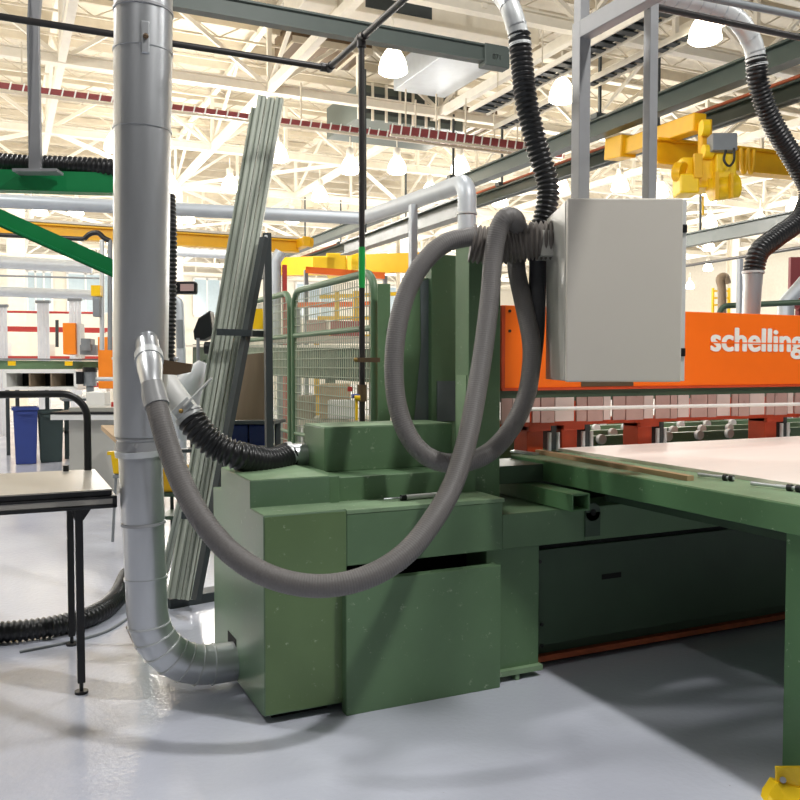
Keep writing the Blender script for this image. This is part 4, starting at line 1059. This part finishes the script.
# second far hoist
h2 = thing('hanging_hoist', 'small yellow hoist trolley far off above the mesh fence', 'crane', tuple(at(350, 265, 22)))
make('hoist_bridge', MB().bar(at(284, 267, 24), at(440, 262, 22), .3, .5), 'yellow_crane', h2)
make('hoist_body', MB().obox(at(325, 266, 21.5), CR * .3, CF * .3, (0, 0, .2)).obox(at(337, 266, 21.5), CR * .25, CF * .3, (0, 0, .28)), 'yellow_bright', h2, bevel=.03)
make('motor', MB().cyl(at(352, 262, 21.4), at(366, 262, 21.4), .22, 14), 'yellow_bright', h2)
for (x0_, y0_, x1_, y1_, d_, h_, lb) in ((306, 270, 385, 276, 19, .14, 'orange goalpost beam crossing just above the mesh fence'), (298, 305, 372, 304, 16, .09, 'lower orange goalpost rail seen through the mesh fence')):
    og = thing('goalpost_frame', lb, 'barrier', tuple(at(x0_, y0_, d_).xy.to_3d()))
    a = at(x0_, y0_, d_); b = at(x1_, y1_, d_)
    make('crossbeam', MB().bar(a, b, .15, h_), 'orange', og)
    for q in (a, b): make('post', MB().bar(q.xy.to_3d(), q, .08, .08), 'grey_mid', og)
solo('red_post', MB().bar(at(284.5, 330, 15).xy.to_3d(), at(284.5, 265, 15), .07, .07), 'red', 'slim red post beyond the fence next to the charcoal rack', 'post')
sd = thing('vertical_duct', 'grey vertical duct far off between rack and mesh fence', 'duct', tuple(at(275, 330, 15).xy.to_3d()))
make('duct_pipe', MB().tube([at(275, 350, 15), at(275, 262, 15), at(281, 252, 15)], .11, 14), 'galv_far', sd)
# yellow guard rails and clutter behind fence
gr = thing('guard_rail', 'yellow platform guard rail seen through the mesh fence', 'guard rail', tuple(at(350, 330, 14).xy.to_3d()))
for px in (337, 356, 400):
    make('rail_post', MB().bar(at(px, 336, 14), at(px, 291, 14), .07, .07), 'yellow', gr)
make('rail_bar', MB().bar(at(320, 297, 14), at(440, 292, 14), .06, .06), 'yellow', gr)
make('rail_bar', MB().bar(at(318, 318, 14), at(440, 318, 14), .06, .06), 'yellow', gr)
make('rail_deck', MB().bar(at(310, 337, 14), at(440, 337, 14), .6, .06), 'yellow', gr)
for px in (316, 430):
    make('deck_leg', MB().bar(at(px, 337, 14).xy.to_3d(), at(px, 337, 14), .07, .07), 'yellow', gr)
carton(306, 326, 320, 337, 12.5, 'pale pink wrapped pallet load behind the mesh fence', 'curtain', .5, 'pallet_load', 'load')
carton(330, 360, 321, 337, 12.2, 'faded red wrapped pallet load behind the mesh fence, by the black pipe', 'red_soft', .5, 'pallet_load', 'load')
pl = thing('load_table', 'long pale table under the wrapped loads beyond the fence', 'table', tuple(at(335, 342, 12.3).xy.to_3d()))
make('table_top', MB().obox(at(335, 340, 12.3), CR * .9, F2 * .5, (0, 0, .04)), 'cream_dull', pl)
for s in (-.8, .8): make('leg', MB().bar((at(335, 340, 12.3) + CR * s).xy.to_3d(), at(335, 340, 12.3) + CR * s, .07, .07), 'grey_mid', pl)
solo('hanging_notice', MB().obox(at(258, 319, 7.5), CR * .045, CF * .004, (0, 0, .09)), 'yellow', 'small yellow notice plate hanging behind the charcoal rack', 'sign')

# right background: maroon panel, yellow stair rail, green handrail
solo('maroon_panel', MB().obox(at(803, 283, 16), CR * .26, F2 * .05, (0, 0, .48)).bar(at(799, 283, 16.1).xy.to_3d(), at(799, 283, 16.1), .08, .08).bar(at(812, 283, 16.1).xy.to_3d(), at(812, 283, 16.1), .08, .08), 'red_soft', 'tall maroon panel beyond the S-bend hose', 'panel')
solo('pale_chute', MB().tube([at(786, 302, 13).xy.to_3d(), at(786, 302, 13), at(812, 275, 13)], .12, 14), 'galv_far', 'pale sloping pipe in front of the maroon panel', 'pipe')
hr = thing('green_handrail', 'dark green bent handrail behind the orange hood top', 'handrail', tuple(at(760, 310, 9)))
make('rail_tube', MB().tube(rounded([at(718, 318, 9), at(722, 306, 9), at(830, 301, 8.6)], .08, 6), .03, 10), 'green_dark', hr)
q = at(719, 316, 9); make('post', MB().bar((q.x, q.y, 0), q, .05, .05), 'green_dark', hr)
yr = thing('yellow_ladder', 'small yellow access ladder on the far wall', 'ladder', tuple(at(720, 312, 30)))
for px in (713, 729): make('stile', MB().bar(at(px, 318, 30).xy.to_3d(), at(px, 288, 30), .07, .07), 'yellow', yr)
for py in (291, 298, 305): make('rung', MB().bar(at(713, py, 30), at(729, py, 30), .05, .06), 'yellow', yr)
ch = thing('wall_bracket', 'dark vent pipe bent at the top by the yellow ladder', 'pipe', tuple(at(722, 310, 28)))
make('vent_pipe', MB().tube(spline([at(722, 320, 28), at(722, 290, 28), at(720, 279, 28), at(725, 277, 28), at(727, 284, 28)], 5), .14, 10), 'brown', ch)
solo('roof_conduit', MB().cyl(at(684, 266, 24), at(830, 243, 17), .04, 8), 'black_pipe', 'thin dark conduit strung below the distant crane rail', 'pipe')
solo('pale_post', MB().bar(at(740, 310, 8.6).xy.to_3d(), at(740, 259, 8.6), .045, .045), 'galv_far', 'thin pale post next to the metal sleeve of the S-bend hose', 'post')

# ceiling services
gc = thing('crane_girder', 'long grey-green crane girder high up with a stepped end', 'girder', (3, 7.7, 6))
zc = 6.0
g1 = onz(505, 58, zc); yk = g1.y
make('girder_beam', MB().ibeam((-1.5, yk, zc), (g1.x, yk, zc), .16, .24, .025).bar((-1.5, yk, zc), (g1.x, yk, zc), .05, .22), 'crane_grey', gc)
a = onz(480, 55, zc)
ep = make('end_plate', MB().box((a.x, yk - .1, zc - .18), (g1.x + .02, yk + .1, zc + .13)), 'crane_grey', gc, bevel=.01)
ncu = bpy.data.curves.new('girder_number', 'FONT'); ncu.body = '071'; ncu.size = .1; ncu.extrude = .002
nob = bpy.data.objects.new('number_curve', ncu); COL.objects.link(nob)
nme = bpy.data.meshes.new_from_object(nob.evaluated_get(bpy.context.evaluated_depsgraph_get())); bpy.data.objects.remove(nob)
nmb = MB().add([(a.x + .12 + v.co.x, yk - .104, zc - .08 + v.co.y) for v in nme.vertices], [tuple(p.vertices) for p in nme.polygons])
make('number', nmb, 'white', ep)
def ladder_strip(label, p0, p1, w, h, m, mr, pitch, name='cable_tray', cat='cable tray', group='overhead cable trays', rods=4):
    p0 = Vector(p0); p1 = Vector(p1); d = (p1 - p0); L_ = d.length; t = d / L_; sd = t.cross(Vector((0, 0, 1))).normalized()
    o = thing(name, label, cat, tuple((p0 + p1) / 2), group)
    make('tray_side', MB().bar(p0 + sd * w / 2, p1 + sd * w / 2, .03, h).bar(p0 - sd * w / 2, p1 - sd * w / 2, .03, h), m, o)
    rm = MB(); s = 0
    while s < L_:
        q = p0 + t * s; rm.obox(q, t * pitch * .28, sd * w / 2, (0, 0, .012)); s += pitch
    make('rungs', rm, mr, o)
    make('tray_cables', MB().bar(p0 + Vector((0, 0, .05)), p1 + Vector((0, 0, .05)), w * .7, .03), 'rack' if mr != 'red_strip' else 'cream', o)
    for k in range(rods):
        q = p0.lerp(p1, (k + .5) / 4)
        make('hanger_rod', MB().bar(q, (q.x, q.y, 7.9), .02, .02), 'cream_dull', o)
    return o
ra_ = onz(0, 88, 7.0)
def edge_strip(label, x0, x1, y, z, dz=.17):
    o = thing('conductor_strip', label, 'conductor rail', ((x0 + x1) / 2, y, z), 'red and white conductor strips')
    make('strip', MB().box((x0, y, z - dz / 2 + .03), (x1, y + .05, z + dz / 2 - .03)), 'red_strip', o)
    rm = MB(); x = x0
    while x < x1:
        rm.poly([(x, y - .02, z - dz / 2), (x + .03, y - .02, z - dz / 2), (x + .07, y - .02, z + dz / 2), (x + .04, y - .02, z + dz / 2)], (0, .02, 0)); x += .24
    make('white_stripes', rm, 'white', o)
    make('lower_rail', MB().box((x0, y - .03, z - dz / 2 - .05), (x1, y + .05, z - dz / 2)), 'cream_dull', o)
    for k in range(5):
        xx = x0 + (x1 - x0) * (k + .5) / 5
        make('hanger_rod', MB().bar((xx, y + .02, z), (xx, y + .02, 7.9), .03, .03), 'cream_dull', o)
edge_strip('long red conductor strip with white clips crossing the roof behind the vertical duct', -2, 12.5, 15.2, 7.0)
edge_strip('wider red conductor strip right beside the ribbed suction hose', 7.2, 11.2, 14.6, 6.95, .24)
ladder_strip('black-rung cable tray running away overhead beyond the ribbed suction hose', onz(700, -8, 7.0), onz(478, 112, 7.0), .45, .1, 'cream', 'rack', .28)
ladder_strip('outer black-rung cable tray running away overhead above the hanger frame', onz(720, 20, 7.0), onz(500, 128, 7.0), .3, .1, 'cream', 'rack', .28, rods=0)
# rectangular ventilation ducts near the roof
vd = thing('ventilation_duct', 'big pale rectangular ventilation duct between the roof trusses', 'duct', (6, 13, 8.4))
a = onz(262, 55, 8.1); b = onz(372, 75, 8.1)
make('duct_box', MB().box((a.x, 11.6, 8.15), (b.x + 2.5, 12.9, 8.9)), 'cream', vd, bevel=.02)
make('duct_branch', MB().box((b.x + .9, 12.9, 8.1), (b.x + 2.3, 15.4, 8.7)), 'galv_far', vd, bevel=.02)
make('dark_opening', MB().box((a.x + 1.2, 11.58, 8.25), (a.x + 2.6, 11.62, 8.8)), 'rack', vd)
make('flange', MB().box((a.x + .6, 11.55, 8.1), (a.x + .66, 12.95, 8.95)), 'cream_dull', vd)
va_ = thing('air_handler', 'dark framed air handling unit hanging from the roof trusses', 'air handler', (8, 18, 8))
p = onz(420, 135, 7.6)
make('unit_body', MB().box((p.x - 1.9, p.y - .3, 7.75), (p.x + 1.2, p.y + 2.0, 8.6)), 'crane_grey', va_, bevel=.02)
make('louvre_band', MB().box((p.x - 1.7, p.y - .33, 7.9), (p.x + .9, p.y - .3, 8.4)), 'rack', va_)
fm_ = MB()
for k in range(9): fm_.bar((p.x - 1.9 + k * .38, p.y - .36, 7.7), (p.x - 1.9 + k * .38, p.y - .36, 8.65), .06, .05)
make('frame_bars', fm_, 'cream', va_)
for sx in (-1.8, 1.1): make('hanger_rod', MB().bar((p.x + sx, p.y, 8.5), (p.x + sx, p.y, 9.8), .05, .05), 'cream', va_)
va2 = thing('air_handler', 'dark boxy air unit tucked high beside the upper metal elbow', 'air handler', (7, 12, 8.6))
p = onz(465, 30, 9.0)
make('unit_body', MB().box((p.x - 2.0, p.y, 8.95), (p.x + .3, p.y + 1.2, 9.24)), 'rack', va2, bevel=.02)
make('side_cover', MB().box((p.x - .3, p.y - .03, 8.95), (p.x + .3, p.y, 9.24)), 'carton', va2)

for (px0, px1, py, z, dep, lb) in ((292, 388, 40, 9.15, 1.4, 'dark slatted roof unit right above the elbow of the black pipe'), (418, 520, 118, 8.2, 2.4, 'dark slatted roof unit over the wide red conductor strip')):
    a = onz(px0, py, z); b = onz(px1, py, z); b.y = a.y
    ru = thing('roof_unit', lb, 'roof unit', tuple((a + b) / 2))
    make('unit_body', MB().box((a.x, a.y, z), (b.x, a.y + dep, z + .5)), 'bronze', ru)
    sl = MB(); k = 0; x = a.x
    while x < b.x:
        sl.box((x, a.y - .04, z - .05), (x + .05, a.y + dep, z)); x += .33
    sl.box((a.x, a.y - .05, z - .06), (b.x, a.y - .03, z + .1))
    make('slat_frame', sl, 'cream_dull', ru)

# ================================================================== HIGH BAY LAMPS
def lamp_proto(p, s, label, group=None, name='high_bay_lamp'):
    t = thing(name, label, 'lamp', tuple(p), group)
    prof = [(.03, .44), (.09, .42), (.14, .36), (.2, .26), (.245, .14), (.265, .0), (.21, -.04), (.02, -.06)]
    make('shade', MB().tube([p + Vector((0, 0, z * s)) for r, z in prof], [r * s for r, z in prof], 20), 'lamp', t)
    make('housing', MB().tube([p + Vector((0, 0, z * s)) for z in (.40, .44, .62, .66)], [.07 * s, .1 * s, .1 * s, .04 * s], 14), 'grey_cab', t)
    make('hanger_rod', MB().bar(p + Vector((0, 0, .62 * s)), Vector((p.x, p.y, p.z + .95)), .025, .025), 'cream', t)
    return t
near = [((393, 72), 'glowing high bay lamp closest to the black pipe tee'), ((562, 100), 'glowing high bay lamp between the ribbed hose and the hanger post'), ((705, 40), 'glowing high bay lamp high above the yellow hoist')]
for (px, py), lb in near: lamp_proto(onz(px, py, 6.75), 1.0, lb)
far = [(76, 214), (278, 160), (115, 150), (430, 196), (620, 190), (708, 203), (710, 226), (709, 250), (708, 270), (794, 210), (397, 172), (230, 190), (350, 172), (188, 222), (292, 222), (374, 272),
       (560, 190), (460, 172), (170, 190), (40, 214), (580, 165), (60, 250), (660, 196), (690, 288), (448, 250), (240, 258), (786, 238), (760, 225), (320, 200), (500, 205)]
pr = None
for i, (px, py) in enumerate(far):
    zL = 6.75
    p = onz(px, py, zL)
    d_ = (p - CAM).length
    if d_ > 58:
        p = CAM + (p - CAM) * (56 / d_)
    if pr is None: pr = lamp_proto(p, 1.0, 'small glowing high bay lamp far off under the cream roof', 'high bay lamps far off under the roof')
    else: dup(pr, p)

# ================================================================== LIGHT
def plight(x, y, z, w, r=.35, col=(1.0, .95, .86)):
    l = bpy.data.lights.new('lamp_light', 'POINT'); l.energy = w; l.shadow_soft_size = r; l.color = col
    o = bpy.data.objects.new('lamp_light', l); COL.objects.link(o); o.location = (x, y, z); return o
for y, pw in ((17.5, 620), (24, 760), (36, 1000), (50, 1150)):
    for x in (-6, 4, 14, 24, 34):
        plight(x, y, 6.3, pw, .5, (1.0, .97, .92))
plight(-3.3, -3.4, 6.9, 180, .2, (1, .98, .95))
plight(2.5, -2.8, 6.9, 1060, .2, (1, .98, .95))
plight(-3.3, 2.6, 6.9, 620, .25, (1, .98, .95))
plight(2.6, 3.2, 6.9, 330, .25, (1, .98, .95))
plight(-3.5, 8.0, 6.9, 650, .25, (1, .98, .95))  # added light that brightens the floor beyond the work table
plight(8.0, -2.0, 6.9, 250, .25, (1, .98, .95))
w = bpy.data.worlds.new('hall_ambient'); bpy.context.scene.world = w; w.use_nodes = True
bg = w.node_tree.nodes['Background']; bg.inputs['Color'].default_value = (1.0, .98, .95, 1); bg.inputs['Strength'].default_value = .11

# ================================================================== CAMERA
cd = bpy.data.cameras.new('camera'); co = bpy.data.objects.new('camera', cd); COL.objects.link(co)
cd.sensor_fit = 'HORIZONTAL'; cd.sensor_width = 36.0; cd.lens = 36.0 * FPX / 800.0; cd.clip_end = 300; cd.clip_start = .05
co.location = CAM; co.rotation_euler = (PI / 2 - PITCH, 0, -TH)
bpy.context.scene.camera = co
sc = bpy.context.scene
sc.view_settings.view_transform = 'Standard'; sc.view_settings.look = 'None'; sc.view_settings.exposure = 0.0; sc.view_settings.gamma = 1.0
